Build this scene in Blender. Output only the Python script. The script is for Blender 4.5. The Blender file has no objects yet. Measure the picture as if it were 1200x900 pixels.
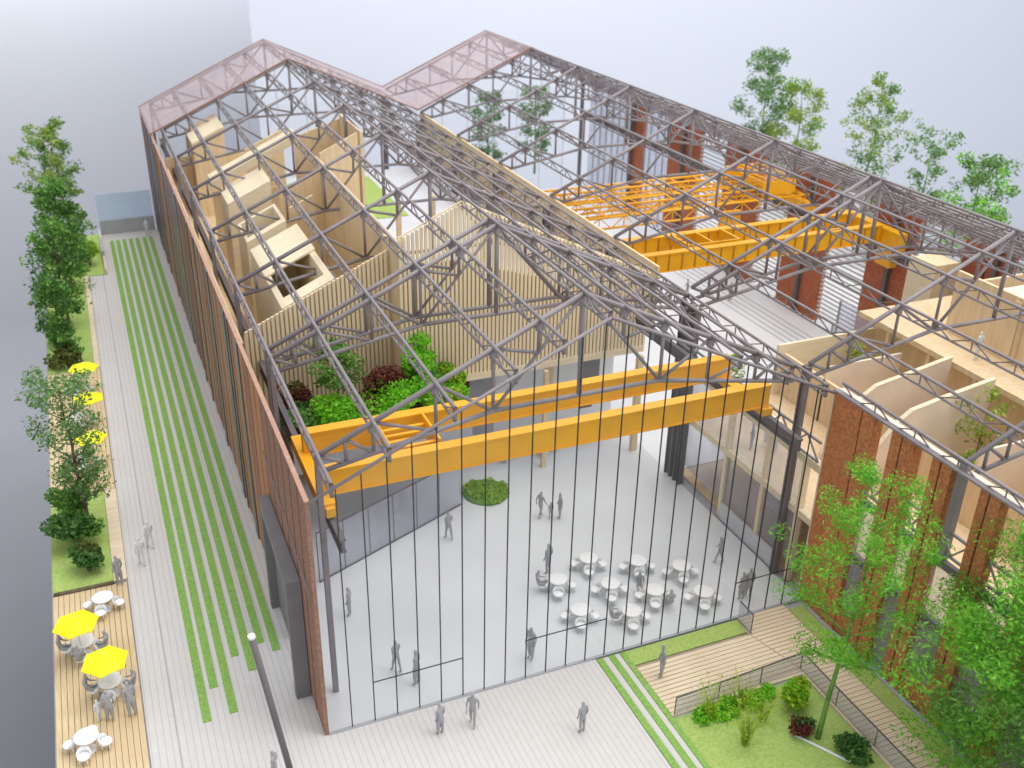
import bpy, bmesh, math, random
from mathutils import Vector, Matrix
random.seed(7)
R = math.radians
S = bpy.context.scene
COL = S.collection

# ------------------------------------------------------------------ camera
cam = bpy.data.cameras.new("camera")
camo = bpy.data.objects.new("camera", cam)
COL.objects.link(camo)
CAMP = Vector((-5.282, -30.297, 31.293))
YAW, PIT, ROL = R(23.29), R(26.90), R(1.14)
fwd = Vector((math.sin(YAW) * math.cos(PIT), math.cos(YAW) * math.cos(PIT), -math.sin(PIT)))
rgt = Vector((math.cos(YAW), -math.sin(YAW), 0))
upv = rgt.cross(fwd)
r2 = rgt * math.cos(ROL) + upv * math.sin(ROL)
u2 = -rgt * math.sin(ROL) + upv * math.cos(ROL)
camo.matrix_world = Matrix(((r2.x, u2.x, -fwd.x, CAMP.x), (r2.y, u2.y, -fwd.y, CAMP.y), (r2.z, u2.z, -fwd.z, CAMP.z), (0, 0, 0, 1)))
cam.sensor_width = 36.0
cam.lens = 1179.15 / 1200 * 36
cam.clip_start = 0.5
cam.clip_end = 900
cam.dof.use_dof = True
cam.dof.focus_distance = 46
cam.dof.aperture_fstop = 0.22
S.camera = camo

# ------------------------------------------------------------------ world, lamps, exposure
w = bpy.data.worlds.new("World")
S.world = w
w.use_nodes = True
w.node_tree.nodes["Background"].inputs[0].default_value = (0.90, 0.94, 1.0, 1)
w.node_tree.nodes["Background"].inputs[1].default_value = 0.84


def area(name, loc, target, sx, sy, power, col):
    l = bpy.data.lights.new(name, 'AREA')
    l.shape = 'RECTANGLE'
    l.size, l.size_y = sx, sy
    l.energy = power
    l.color = col
    o = bpy.data.objects.new(name, l)
    COL.objects.link(o)
    o.location = loc
    o.rotation_euler = (Vector(target) - Vector(loc)).to_track_quat('-Z', 'Y').to_euler()
    return o


area("ceiling_lamp", (40, 10, 120), (18, 25, 0), 110, 110, 125000, (1.0, 0.97, 0.93))
area("window_light", (110, -70, 90), (20, 20, 0), 70, 60, 52000, (0.93, 0.96, 1.0))
area("backdrop_fill", (60, 95, 95), (70, 150, 20), 120, 14, 42000, (0.92, 0.95, 1.0))  # added out-of-frame fill that brightens the backdrop wall, no known lamp there
area("side_wall_fill", (-30, 134, 42), (-30, 151, 2), 210, 6, 98000, (0.94, 0.96, 1.0))  # fill added close to the side wall so its brightness fades downward, not a real fitting
S.view_settings.view_transform = 'Standard'
S.view_settings.look = 'None'
S.view_settings.exposure = 0.22
S.view_settings.gamma = 1.0
S.render.engine = 'CYCLES'
S.cycles.use_denoising = True
S.cycles.max_bounces = 6
S.cycles.transparent_max_bounces = 24
S.cycles.caustics_reflective = False
S.cycles.caustics_refractive = False


# ------------------------------------------------------------------ materials
def nmat(name):
    m = bpy.data.materials.new(name)
    m.use_nodes = True
    nt = m.node_tree
    return m, nt, nt.nodes["Principled BSDF"]


def N(nt, t, **k):
    n = nt.nodes.new(t)
    for a, b in k.items():
        setattr(n, a, b)
    return n


def L(nt, a, b):
    nt.links.new(a, b)


def plain(name, c, rough=0.6, var=0.12, scale=3.0, spec=0.3, metal=0.0, bump=0.0, stretch=(1, 1, 1), c2=None, detail=6, coord='Object', lo=0.3, hi=0.7):
    """Principled with a noise-driven mix of two close colours and a little bump."""
    m, nt, p = nmat(name)
    tc = N(nt, "ShaderNodeTexCoord")
    mp = N(nt, "ShaderNodeMapping")
    mp.inputs['Scale'].default_value = stretch
    L(nt, tc.outputs[coord], mp.inputs[0])
    no = N(nt, "ShaderNodeTexNoise")
    no.inputs['Scale'].default_value = scale
    no.inputs['Detail'].default_value = detail
    L(nt, mp.outputs[0], no.inputs[0])
    rp = N(nt, "ShaderNodeValToRGB")
    rp.color_ramp.elements[0].position = lo
    rp.color_ramp.elements[1].position = hi
    d = c2 or tuple(x * (1 - var) for x in c)
    rp.color_ramp.elements[0].color = (*d, 1)
    rp.color_ramp.elements[1].color = (*[min(1, x * (1 + (0 if c2 else var * 0.6))) for x in c], 1)
    L(nt, no.outputs[0], rp.inputs[0])
    L(nt, rp.outputs[0], p.inputs['Base Color'])
    p.inputs['Roughness'].default_value = rough
    p.inputs['Specular IOR Level'].default_value = spec
    p.inputs['Metallic'].default_value = metal
    if bump:
        b = N(nt, "ShaderNodeBump")
        b.inputs['Strength'].default_value = bump
        b.inputs['Distance'].default_value = 0.05
        L(nt, no.outputs[0], b.inputs['Height'])
        L(nt, b.outputs[0], p.inputs['Normal'])
    return m


def striped(name, c, cl, pitch, width, axis=0, rough=0.75, var=0.06, cross=0.0):
    """Base colour with narrow scored lines along one axis (world-size, object coordinates)."""
    m, nt, p = nmat(name)
    tc = N(nt, "ShaderNodeTexCoord")
    sx = N(nt, "ShaderNodeSeparateXYZ")
    L(nt, tc.outputs['Object'], sx.inputs[0])
    d = N(nt, "ShaderNodeMath", operation='DIVIDE')
    d.inputs[1].default_value = pitch
    L(nt, sx.outputs[axis], d.inputs[0])
    f = N(nt, "ShaderNodeMath", operation='FRACT')
    L(nt, d.outputs[0], f.inputs[0])
    lt = N(nt, "ShaderNodeMath", operation='LESS_THAN')
    lt.inputs[1].default_value = width / pitch
    L(nt, f.outputs[0], lt.inputs[0])
    no = N(nt, "ShaderNodeTexNoise")
    no.inputs['Scale'].default_value = 2.2
    no.inputs['Detail'].default_value = 8
    L(nt, tc.outputs['Object'], no.inputs[0])
    n2 = N(nt, "ShaderNodeTexNoise")
    n2.inputs['Scale'].default_value = 9
    L(nt, tc.outputs['Object'], n2.inputs[0])
    mx = N(nt, "ShaderNodeMix", data_type='RGBA')
    mx.inputs[6].default_value = (*[x * (1 - var) for x in c], 1)
    mx.inputs[7].default_value = (*[min(1, x * (1 + var)) for x in c], 1)
    L(nt, no.outputs[0], mx.inputs[0])
    m2 = N(nt, "ShaderNodeMix", data_type='RGBA')
    m2.inputs[7].default_value = (*cl, 1)
    L(nt, mx.outputs[2], m2.inputs[6])
    mm = N(nt, "ShaderNodeMath", operation='MULTIPLY')
    L(nt, lt.outputs[0], mm.inputs[0])
    L(nt, n2.outputs[0], mm.inputs[1])
    m3 = N(nt, "ShaderNodeMath", operation='MULTIPLY')
    m3.inputs[1].default_value = 1.5
    m3.use_clamp = True
    L(nt, mm.outputs[0], m3.inputs[0])
    L(nt, m3.outputs[0], m2.inputs[0])
    L(nt, m2.outputs[2], p.inputs['Base Color'])
    p.inputs['Roughness'].default_value = rough
    p.inputs['Specular IOR Level'].default_value = 0.2
    b = N(nt, "ShaderNodeBump")
    b.inputs['Strength'].default_value = 0.4
    b.inputs['Distance'].default_value = 0.02
    b.invert = True
    L(nt, m3.outputs[0], b.inputs['Height'])
    L(nt, b.outputs[0], p.inputs['Normal'])
    return m


def speckle(name, c, c2, scale, rough=0.9):
    """Fine two-colour grit: printed brick sheet, flock turf."""
    m, nt, p = nmat(name)
    tc = N(nt, "ShaderNodeTexCoord")
    v = N(nt, "ShaderNodeTexVoronoi")
    v.inputs['Scale'].default_value = scale
    L(nt, tc.outputs['Object'], v.inputs['Vector'])
    no = N(nt, "ShaderNodeTexNoise")
    no.inputs['Scale'].default_value = 0.8
    no.inputs['Detail'].default_value = 5
    L(nt, tc.outputs['Object'], no.inputs[0])
    sp = N(nt, "ShaderNodeSeparateColor")
    L(nt, v.outputs['Color'], sp.inputs[0])
    ad = N(nt, "ShaderNodeMath", operation='MULTIPLY_ADD')
    ad.inputs[1].default_value = 0.75
    L(nt, sp.outputs[0], ad.inputs[0])
    n3 = N(nt, "ShaderNodeMath", operation='MULTIPLY')
    n3.inputs[1].default_value = 0.3
    L(nt, no.outputs[0], n3.inputs[0])
    L(nt, n3.outputs[0], ad.inputs[2])
    mx = N(nt, "ShaderNodeMix", data_type='RGBA')
    mx.inputs[6].default_value = (*c, 1)
    mx.inputs[7].default_value = (*c2, 1)
    L(nt, ad.outputs[0], mx.inputs[0])
    L(nt, mx.outputs[2], p.inputs['Base Color'])
    p.inputs['Roughness'].default_value = rough
    p.inputs['Specular IOR Level'].default_value = 0.1
    b = N(nt, "ShaderNodeBump")
    b.inputs['Strength'].default_value = 0.5
    b.inputs['Distance'].default_value = 0.03
    L(nt, sp.outputs[1], b.inputs['Height'])
    L(nt, b.outputs[0], p.inputs['Normal'])
    return m


def glassy(name, tint, opacity=0.08, body=(0.8, 0.85, 0.9), gloss=0.10, rough=0.02):
    """Thin acrylic: mostly see-through, a little milky body, a Fresnel-weighted reflection."""
    m, nt, p = nmat(name)
    nt.nodes.remove(p)
    out = nt.nodes["Material Output"]
    tr = N(nt, "ShaderNodeBsdfTransparent")
    tr.inputs[0].default_value = (*tint, 1)
    df = N(nt, "ShaderNodeBsdfDiffuse")
    df.inputs[0].default_value = (*body, 1)
    tc = N(nt, "ShaderNodeTexCoord")
    no = N(nt, "ShaderNodeTexNoise")
    no.inputs['Scale'].default_value = 0.35
    L(nt, tc.outputs['Object'], no.inputs[0])
    ml = N(nt, "ShaderNodeMath", operation='MULTIPLY')
    ml.inputs[1].default_value = opacity * 2
    L(nt, no.outputs[0], ml.inputs[0])
    m1 = N(nt, "ShaderNodeMixShader")
    L(nt, ml.outputs[0], m1.inputs[0])
    L(nt, tr.outputs[0], m1.inputs[1])
    L(nt, df.outputs[0], m1.inputs[2])
    gl = N(nt, "ShaderNodeBsdfGlossy")
    gl.inputs['Roughness'].default_value = rough
    lw = N(nt, "ShaderNodeLayerWeight")
    lw.inputs[0].default_value = 0.25
    g2 = N(nt, "ShaderNodeMath", operation='MULTIPLY')
    g2.inputs[1].default_value = gloss
    L(nt, lw.outputs['Fresnel'], g2.inputs[0])
    m2 = N(nt, "ShaderNodeMixShader")
    L(nt, g2.outputs[0], m2.inputs[0])
    L(nt, m1.outputs[0], m2.inputs[1])
    L(nt, gl.outputs[0], m2.inputs[2])
    L(nt, m2.outputs[0], out.inputs[0])
    return m


def leafy(name, ca, cb, cc):
    """Leaf flakes: colour by island, slight translucency."""
    m, nt, p = nmat(name)
    g = N(nt, "ShaderNodeNewGeometry")
    rp = N(nt, "ShaderNodeValToRGB")
    e = rp.color_ramp.elements
    e[0].color = (*ca, 1)
    e[1].color = (*cc, 1)
    k = e.new(0.5)
    k.color = (*cb, 1)
    L(nt, g.outputs['Random Per Island'], rp.inputs[0])
    L(nt, rp.outputs[0], p.inputs['Base Color'])
    p.inputs['Roughness'].default_value = 0.7
    p.inputs['Specular IOR Level'].default_value = 0.2
    tl = N(nt, "ShaderNodeBsdfTranslucent")
    L(nt, rp.outputs[0], tl.inputs[0])
    mx = N(nt, "ShaderNodeMixShader")
    mx.inputs[0].default_value = 0.35
    out = nt.nodes["Material Output"]
    L(nt, p.outputs[0], mx.inputs[1])
    L(nt, tl.outputs[0], mx.inputs[2])
    L(nt, mx.outputs[0], out.inputs[0])
    return m


M = dict(
    steel=plain("steel_paint", (0.245, 0.215, 0.222), 0.5, 0.14, 1.3, 0.35),
    steel_dark=plain("dark_steel", (0.14, 0.125, 0.13), 0.5, 0.2, 1.0),
    grey_metal=plain("grey_panel", (0.20, 0.19, 0.20), 0.55, 0.1, 0.8),
    black=plain("black_bar", (0.035, 0.037, 0.045), 0.5, 0.1),
    ply=plain("plywood", (0.80, 0.64, 0.42), 0.62, 0.0, 1.6, 0.2, stretch=(2.5, 2.5, 0.25), c2=(0.69, 0.51, 0.30), bump=0.1),
    ply_light=plain("pale_plywood", (0.84, 0.73, 0.53), 0.6, 0.0, 2.0, 0.2, stretch=(0.35, 3, 3), c2=(0.75, 0.62, 0.42), bump=0.1),
    ply_slat=plain("slat_wood", (0.88, 0.75, 0.53), 0.6, 0.0, 1.3, 0.2, stretch=(2, 2, 0.3), c2=(0.78, 0.63, 0.41)),
    ply_dark=plain("slat_backing", (0.66, 0.52, 0.34), 0.7, 0.15, 1.2),
    pink_ply=plain("pale_board", (0.80, 0.67, 0.53), 0.7, 0.08, 0.7),
    deck=plain("deck_board", (0.70, 0.55, 0.34), 0.7, 0.0, 2.0, 0.2, stretch=(4, 0.5, 4), c2=(0.58, 0.43, 0.25), coord='Object'),
    deck2=plain("pale_deck_board", (0.80, 0.68, 0.50), 0.7, 0.0, 2.0, 0.2, stretch=(0.4, 5, 4), c2=(0.66, 0.53, 0.37)),
    groove=plain("deck_gap", (0.24, 0.17, 0.10), 0.9),
    paving=striped("paving", (0.60, 0.575, 0.555), (0.47, 0.445, 0.44), 0.27, 0.04),
    paving2=striped("paving_far", (0.64, 0.62, 0.62), (0.46, 0.44, 0.44), 0.4, 0.05),
    floor=plain("hall_floor", (0.655, 0.675, 0.70), 0.32, 0.05, 0.25, 0.45),
    white=plain("white_board", (0.78, 0.79, 0.80), 0.5, 0.05, 0.6),
    offwhite=plain("pale_wall", (0.62, 0.63, 0.66), 0.7, 0.05, 0.6),
    concrete=plain("grey_board", (0.40, 0.41, 0.44), 0.8, 0.1, 0.9),
    white_pl=plain("white_plastic", (0.84, 0.84, 0.84), 0.35, 0.03, 2),
    turf=speckle("turf", (0.17, 0.33, 0.06), (0.31, 0.50, 0.14), 16),
    turf_pale=speckle("pale_turf", (0.30, 0.42, 0.10), (0.44, 0.56, 0.18), 12),
    brick=speckle("brick_print", (0.36, 0.125, 0.05), (0.58, 0.24, 0.105), 9),
    brick2=speckle("brick_print_brown", (0.34, 0.165, 0.09), (0.52, 0.27, 0.15), 9),
    brick3=speckle("brick_print_dusk", (0.23, 0.13, 0.10), (0.36, 0.21, 0.15), 9),
    leaf_fresh=leafy("leaf_fresh", (0.10, 0.34, 0.025), (0.17, 0.47, 0.04), (0.30, 0.60, 0.08)),
    terrace_gap=plain("terrace_gap", (0.40, 0.32, 0.23), 0.9),
    brick_far=speckle("brick_red", (0.36, 0.11, 0.06), (0.46, 0.17, 0.09), 5),
    coping=plain("coping", (0.42, 0.24, 0.17), 0.5, 0.15, 4),
    window_dark=plain("window_strip", (0.105, 0.105, 0.115), 0.3, 0.3, 0.9, 0.5),
    yellow=plain("crane_yellow", (0.83, 0.40, 0.012), 0.42, 0.10, 0.7, 0.4),
    yellow_line=plain("crane_rib", (0.44, 0.21, 0.012), 0.5),
    lemon=plain("parasol_yellow", (0.92, 0.83, 0.01), 0.6, 0.05, 2),
    figure=plain("figure_grey", (0.35, 0.35, 0.365), 0.45, 0.2, 3.0, 0.5),
    figure_w=plain("figure_white", (0.72, 0.72, 0.74), 0.4, 0.1, 3.0, 0.5),
    glass=glassy("clear_acrylic", (0.985, 0.988, 0.99), 0.016, (0.75, 0.8, 0.88), 0.10),
    glass_mid=glassy("milky_acrylic", (0.90, 0.91, 0.94), 0.20, (0.66, 0.67, 0.74), 0.10),
    glass_blue=glassy("blue_acrylic", (0.86, 0.91, 0.98), 0.42, (0.70, 0.80, 0.92), 0.12),
    pink=glassy("pink_acrylic", (0.92, 0.86, 0.86), 0.28, (0.55, 0.46, 0.46), 0.06),
    pink_edge=plain("pink_edge", (0.30, 0.17, 0.14), 0.4),
    bark=plain("bark", (0.16, 0.13, 0.08), 0.9, 0.3, 4),
    bark_g=plain("green_stem", (0.16, 0.30, 0.06), 0.8, 0.3, 4),
    leaf_dark=leafy("leaf_dark", (0.04, 0.12, 0.03), (0.085, 0.21, 0.05), (0.16, 0.31, 0.075)),
    leaf_mid=leafy("leaf_mid", (0.09, 0.23, 0.04), (0.16, 0.35, 0.065), (0.26, 0.46, 0.10)),
    leaf_sage=leafy("leaf_sage", (0.10, 0.22, 0.065), (0.17, 0.32, 0.10), (0.28, 0.43, 0.16)),
    leaf_vivid=leafy("leaf_vivid", (0.14, 0.48, 0.025), (0.24, 0.64, 0.035), (0.40, 0.76, 0.07)),
    leaf_lime=leafy("leaf_lime", (0.20, 0.42, 0.02), (0.34, 0.56, 0.03), (0.50, 0.66, 0.06)),
    leaf_yel=leafy("leaf_yellow_green", (0.22, 0.34, 0.05), (0.33, 0.44, 0.07), (0.45, 0.54, 0.12)),
    leaf_yel2=leafy("leaf_straw_lime", (0.36, 0.52, 0.04), (0.46, 0.60, 0.06), (0.58, 0.68, 0.12)),
    leaf_red=leafy("leaf_wine", (0.12, 0.03, 0.03), (0.20, 0.06, 0.05), (0.28, 0.11, 0.06)),
    leaf_brown=leafy("leaf_olive", (0.09, 0.10, 0.03), (0.13, 0.16, 0.04), (0.20, 0.22, 0.06)),
    backdrop=plain("backdrop_wall", (0.74, 0.77, 0.85), 0.9, 0.015, 0.02),
    backdrop2=plain("backdrop_side", (0.40, 0.405, 0.43), 0.9, 0.015, 0.02),
    studio_floor=plain("studio_floor", (0.22, 0.22, 0.235), 0.8, 0.05, 0.05),
)


# ------------------------------------------------------------------ mesh helpers
class MB:
    def __init__(s):
        s.v = []
        s.f = []
        s.sm = []

    def add(s, v, f, smooth=False):
        k = len(s.v)
        s.v += [tuple(p) for p in v]
        s.f += [tuple(i + k for i in q) for q in f]
        s.sm += [smooth] * len(f)
        return s

    def box(s, x0, x1, y0, y1, z0, z1):
        x0, x1 = min(x0, x1), max(x0, x1)
        y0, y1 = min(y0, y1), max(y0, y1)
        z0, z1 = min(z0, z1), max(z0, z1)
        v = [(x0, y0, z0), (x1, y0, z0), (x1, y1, z0), (x0, y1, z0), (x0, y0, z1), (x1, y0, z1), (x1, y1, z1), (x0, y1, z1)]
        return s.add(v, [(3, 2, 1, 0), (4, 5, 6, 7), (0, 1, 5, 4), (1, 2, 6, 5), (2, 3, 7, 6), (3, 0, 4, 7)])

    def bar(s, a, b, r, n=6, r2=None, smooth=True):
        a, b = Vector(a), Vector(b)
        d = (b - a)
        if d.length < 1e-6:
            return s
        d.normalize()
        h = Vector((0, 0, 1)) if abs(d.z) < 0.9 else Vector((0, 1, 0))
        x = d.cross(h).normalized()
        y = x.cross(d)
        r2 = r if r2 is None else r2
        v = []
        for c, q in ((a, r), (b, r2)):
            for i in range(n):
                t = 2 * math.pi * (i + 0.5) / n
                v.append(c + (x * math.cos(t) + y * math.sin(t)) * q)
        f = [(i, (i + 1) % n, n + (i + 1) % n, n + i) for i in range(n)]
        s.add(v, f, smooth and n > 4)
        s.f.append(tuple(len(s.v) - 2 * n + i for i in reversed(range(n))))
        s.f.append(tuple(len(s.v) - n + i for i in range(n)))
        s.sm += [False, False]
        return s

    def slab(s, pts, z0, z1):
        """Prism over an anticlockwise outline in x, y; z0 and z1 are numbers or functions of (x, y)."""
        n = len(pts)
        g0 = z0 if callable(z0) else (lambda x, y: z0)
        g1 = z1 if callable(z1) else (lambda x, y: z1)
        v = [(x, y, g0(x, y)) for x, y in pts] + [(x, y, g1(x, y)) for x, y in pts]
        f = [tuple(reversed(range(n))), tuple(range(n, 2 * n))] + [(i, (i + 1) % n, n + (i + 1) % n, n + i) for i in range(n)]
        return s.add(v, f)

    def wall_xz(s, pts, y0, y1):
        """Prism of an outline in x, z between two y planes."""
        n = len(pts)
        v = [(x, y0, z) for x, z in pts] + [(x, y1, z) for x, z in pts]
        f = [tuple(range(n)), tuple(reversed(range(n, 2 * n)))] + [((i + 1) % n, i, n + i, n + (i + 1) % n) for i in range(n)]
        return s.add(v, f)

    def wall_yz(s, pts, x0, x1):
        n = len(pts)
        v = [(x0, y, z) for y, z in pts] + [(x1, y, z) for y, z in pts]
        f = [tuple(reversed(range(n))), tuple(range(n, 2 * n))] + [(i, (i + 1) % n, n + (i + 1) % n, n + i) for i in range(n)]
        return s.add(v, f)

    def lathe(s, prof, n=16, c=(0, 0, 0)):
        v = []
        for r, z in prof:
            for i in range(n):
                t = 2 * math.pi * i / n
                v.append((c[0] + r * math.cos(t), c[1] + r * math.sin(t), c[2] + z))
        f = []
        for k in range(len(prof) - 1):
            for i in range(n):
                f.append((k * n + i, k * n + (i + 1) % n, (k + 1) * n + (i + 1) % n, (k + 1) * n + i))
        s.add(v, f, True)
        return s

    def mesh(s, name, mat):
        me = bpy.data.meshes.new(name)
        me.from_pydata(s.v, [], s.f)
        me.polygons.foreach_set("use_smooth", s.sm)
        me.materials.append(M[mat] if isinstance(mat, str) else mat)
        me.update()
        return me


def link(name, me, parent=None, loc=None):
    o = bpy.data.objects.new(name, me)
    COL.objects.link(o)
    if loc is not None:
        o.location = loc
    if parent is not None:
        o.parent = parent
    return o


def part(name, mb, mat, parent, label=None):
    o = link(name, mb.mesh(name, mat), parent)
    if label:
        o["label"] = label
    return o


def thing(name, label, cat, loc=(0, 0, 0), rz=0, group=None):
    o = bpy.data.objects.new(name, None)
    o.empty_display_size = 0.3
    COL.objects.link(o)
    o.location = loc
    o.rotation_euler = (0, 0, rz)
    return tag(o, label, cat, group)


def tag(o, label=None, cat=None, group=None, kind=None):
    if label:
        o["label"] = label
    if cat:
        o["category"] = cat
    if group:
        o["group"] = group
    if kind:
        o["kind"] = kind
    return o


def struct(name, mb, mat, label=None, kind="structure"):
    o = link(name, mb.mesh(name, mat))
    o["kind"] = kind
    if label:
        o["label"] = label
    return o


_box = {}


def boxpart(name, dims, mat, parent, loc, rz=0):
    """A box part centred in x and y on loc, standing on loc.z; alike boxes share a mesh."""
    k = (name, tuple(round(d, 3) for d in dims), mat)
    if k not in _box:
        _box[k] = MB().box(-dims[0] / 2, dims[0] / 2, -dims[1] / 2, dims[1] / 2, 0, dims[2]).mesh(name, mat)
    o = link(name, _box[k], parent, loc)
    if rz:
        o.rotation_euler = (0, 0, rz)
    return o


def copy_tree(o, parent=None):
    c = o.copy()
    COL.objects.link(c)
    if parent is not None:
        c.parent = parent
    for ch in list(o.children):
        copy_tree(ch, c)
    return c


# ------------------------------------------------------------------ roof geometry numbers
XE, XR, W = 0.843, 11.747, 23.2
HE, HR = 11.674, 16.716
SL = (HR - HE) / (XR - XE)
JX = [0.843, 3.03, 5.556, 7.95, 9.879, 11.747]
XE2 = 2 * XR - XE          # right springing of the left bay
OFF2 = 34.35 - XR          # shift of the second bay
FRAMES = [2.3, 11.4, 12.35, 21.2, 30.5, 39.8, 49.1, 58.8, 70.1]
YF, YP, YE = 0.0, 58.77, 70.37


def zr(x):
    x = x - OFF2 if x > W else x
    return HE + SL * (min(x, 2 * XR - x) - XE)


# ------------------------------------------------------------------ setting
struct("studio_floor", MB().box(-260, 300, -120, 250, -40.6, -40), "studio_floor")
struct("backdrop_wall", MB().box(17.5, 300, 112, 113, -40, 130), "backdrop")
struct("backdrop_side_wall", MB().box(-260, 60, 150, 151, -40, 130), "backdrop2")
struct("model_base", MB().box(-10.25, 66, -24, 69.4, -3.0, -0.08), "concrete")

struct("hall_floor", MB().slab([(0, 0), (23.3, 0), (23.3, 69.2), (0, 69.2)], -0.06, 0.0), "floor")
M["floor_white"] = plain("right_bay_floor", (0.80, 0.825, 0.85), 0.3, 0.04, 0.25, 0.45)
struct("right_hall_floor", MB().box(23.302, 46, 12.6, 69.2, -0.06, 0.0), "floor_white")
struct("paving", MB().slab([(-6.8, -24), (12.06, -24), (12.06, -0.02), (-0.02, -0.02), (-0.02, 69.2), (-5.3, 69.2), (-5.3, 57.8), (-6.8, 57.8)], -0.06, 0.0), "paving")
struct("paving_joint_strip", MB().box(-5.72, -5.66, -24, 57.7, 0.0, 0.006), "concrete")
struct("side_ground", MB().box(46.05, 66, -24, 69.2, -0.06, -0.01), "paving2")

# left turf strips
ends = [2.51, 4.4, 2.63, 6.04, 4.85, 6.48, 5.73]
xs = [-4.47, -3.95, -3.38, -2.80, -2.22, -1.60, -1.02]
for x, y0 in zip(xs, ends):
    o = struct("grass_strip", MB().box(x - 0.17, x + 0.17, y0, 66.9, 0.0, 0.035), "turf")
# front turf strips by the deck
for x0, x1 in ((12.08, 12.38), (12.68, 12.98), (13.24, 13.50)):
    struct("grass_strip", MB().box(x0, x1, -24, -0.12, -0.05, 0.03), "turf")
for x0, x1 in ((12.39, 12.67), (12.99, 13.23)):
    struct("paving_strip", MB().box(x0, x1, -24, -0.12, -0.06, 0.0), "paving")
struct("grass_strip", MB().box(13.51, 19.5, -1.05, -0.12, -0.06, 0.0), "turf_pale")
struct("grass_strip", MB().box(22.3, 23.1, -24, -0.4, -0.06, -0.01), "turf_pale")
struct("path_edge", MB().box(23.1, 23.28, -24, -0.4, -0.06, 0.05), "concrete")

# left lawns
struct("lawn", MB().box(-10.2, -7.45, 13.45, 22.2, -0.06, 0.02), "turf_pale")
struct("lawn", MB().slab([(-10.2, 38.9), (-7.2, 38.9), (-7.2, 57.9), (-5.45, 57.9), (-5.45, 69.2), (-10.2, 69.2)], -0.06, 0.02), "turf_pale")
struct("front_lawn", MB().box(13.51, 20.1, -24, -4.4, -0.3, -0.06), "turf_pale")
k = thing("timber_kerb", "long pale timber kerb between left lawns and paving", "kerb")
part("edge_board", MB().box(-7.43, -6.82, 13.5, 22.2, -0.05, 0.06), "deck2", k)
part("edge_board", MB().box(-7.18, -6.82, 38.9, 57.8, -0.05, 0.06), "deck2", k)
k = thing("low_wall", "low pale wall edging the far left lawn", "wall")
part("wall_body", MB().box(-5.44, -5.31, 57.8, 69.2, -0.05, 0.5), "pink_ply", k)
part("wall_block", MB().box(-5.5, -5.25, 61.5, 65.5, 0.5, 0.9), "concrete", k)

# decks made of separate boards
def deck_x(label, name, x0, x1, y0, y1, n, mat):
    t = thing(name, label, "deck", (x0, y0, 0))
    part("joist_bed", MB().box(0, x1 - x0, 0, y1 - y0, -0.06, -0.03), "groove", t)
    pw = (x1 - x0) / n
    for i in range(n):
        boxpart("plank", (pw - 0.024, y1 - y0, 0.05 + random.uniform(0, 0.004)), mat, t, (pw * (i + 0.5), (y1 - y0) / 2, -0.03))
    return t


deck_x("timber board deck with white tables nearest the camera on the left", "timber_deck", -10.2, -6.85, -14, 13.3, 14, "deck")
deck_x("far timber deck behind the left tree with yellow parasols", "timber_deck", -10.2, -6.85, 22.3, 38.8, 14, "deck")
t = thing("rope_edge", "brown twig edging between near lawn and table deck", "edging")
part("twig_roll", MB().bar((-10.15, 13.38, 0.08), (-7.45, 13.38, 0.08), 0.1, 7), "bark", t)

t = thing("timber_terrace", "pale L-shaped timber terrace in front of glass wall", "deck", (13.5, -24, 0))
part("joist_bed", MB().slab([(0, 19.85), (6.75, 19.85), (6.75, 0), (8.75, 0), (8.75, 23.8), (6.1, 23.8), (6.1, 22.9), (0, 22.9)], -0.28, -0.03), "terrace_gap", t)
y = -4.12
while y < -0.25:
    x0, x1 = 13.52, 22.24
    if y > -1.25:
        x0 = 19.62
    boxpart("plank", (x1 - x0, 0.205, 0.05), "deck2", t, ((x0 + x1) / 2 - 13.5, y + 0.105 + 24, -0.03))
    y += 0.24
y = -4.36
while y > -16:
    boxpart("plank", (1.92, 0.205, 0.05), "deck2", t, (21.28 - 13.5, y + 0.105 + 24, -0.03))
    y -= 0.24
part("deck_seam", MB().bar((19.42 - 13.5, 22.95, 0.03), (20.3 - 13.5, 19.9, 0.03), 0.035, 4), "ply_dark", t)
part("fascia_board", MB().box(0, 6.62, 19.68, 19.84, -0.26, 0.03), "deck2", t)
part("fascia_board", MB().box(6.63, 6.79, 8, 19.84, -0.26, 0.03), "deck2", t)

# glass balustrades
def balustrade(label, pts, h, mat="glass_mid"):
    t = thing("glass_balustrade", label, "balustrade")
    for a, b in zip(pts, pts[1:]):
        A, B = Vector((*a, 0)), Vector((*b, 0))
        n = (B - A).normalized().cross(Vector((0, 0, 1))) * 0.02
        d = (B - A)
        cnt = max(1, round(d.length / 2.2))
        for i in range(cnt):
            p, q = A + d * (i / cnt), A + d * ((i + 1) / cnt)
            v = [p - n, q - n, q + n, p + n]
            part("pane", MB().slab([(x.x, x.y) for x in v][::-1], 0.03, h), mat, t)
            part("post", MB().bar((p.x, p.y, 0.0), (p.x, p.y, h), 0.025, 4), "steel_dark", t)
        part("handrail", MB().bar((A.x, A.y, h), (B.x, B.y, h), 0.035, 4), "steel_dark", t)
    return t


balustrade("glass balustrade around the sunken front lawn", [(13.62, -4.28), (20.25, -4.0), (20.25, -16)], 0.95)
balustrade("short glass screen at the right end of the grass strip", [(19.56, -1.2), (19.56, -0.15)], 1.1)

# ------------------------------------------------------------------ far end wall of the site
t = thing("end_screen", "pale blue acrylic screen on a grey base closing the far paving", "screen")
part("base_wall", MB().box(-5.25, -0.35, 69.0, 69.35, -0.05, 1.35), "concrete", t)
part("pane", MB().box(-5.25, -0.35, 69.1, 69.16, 1.35, 3.9), "glass_blue", t)

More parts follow.
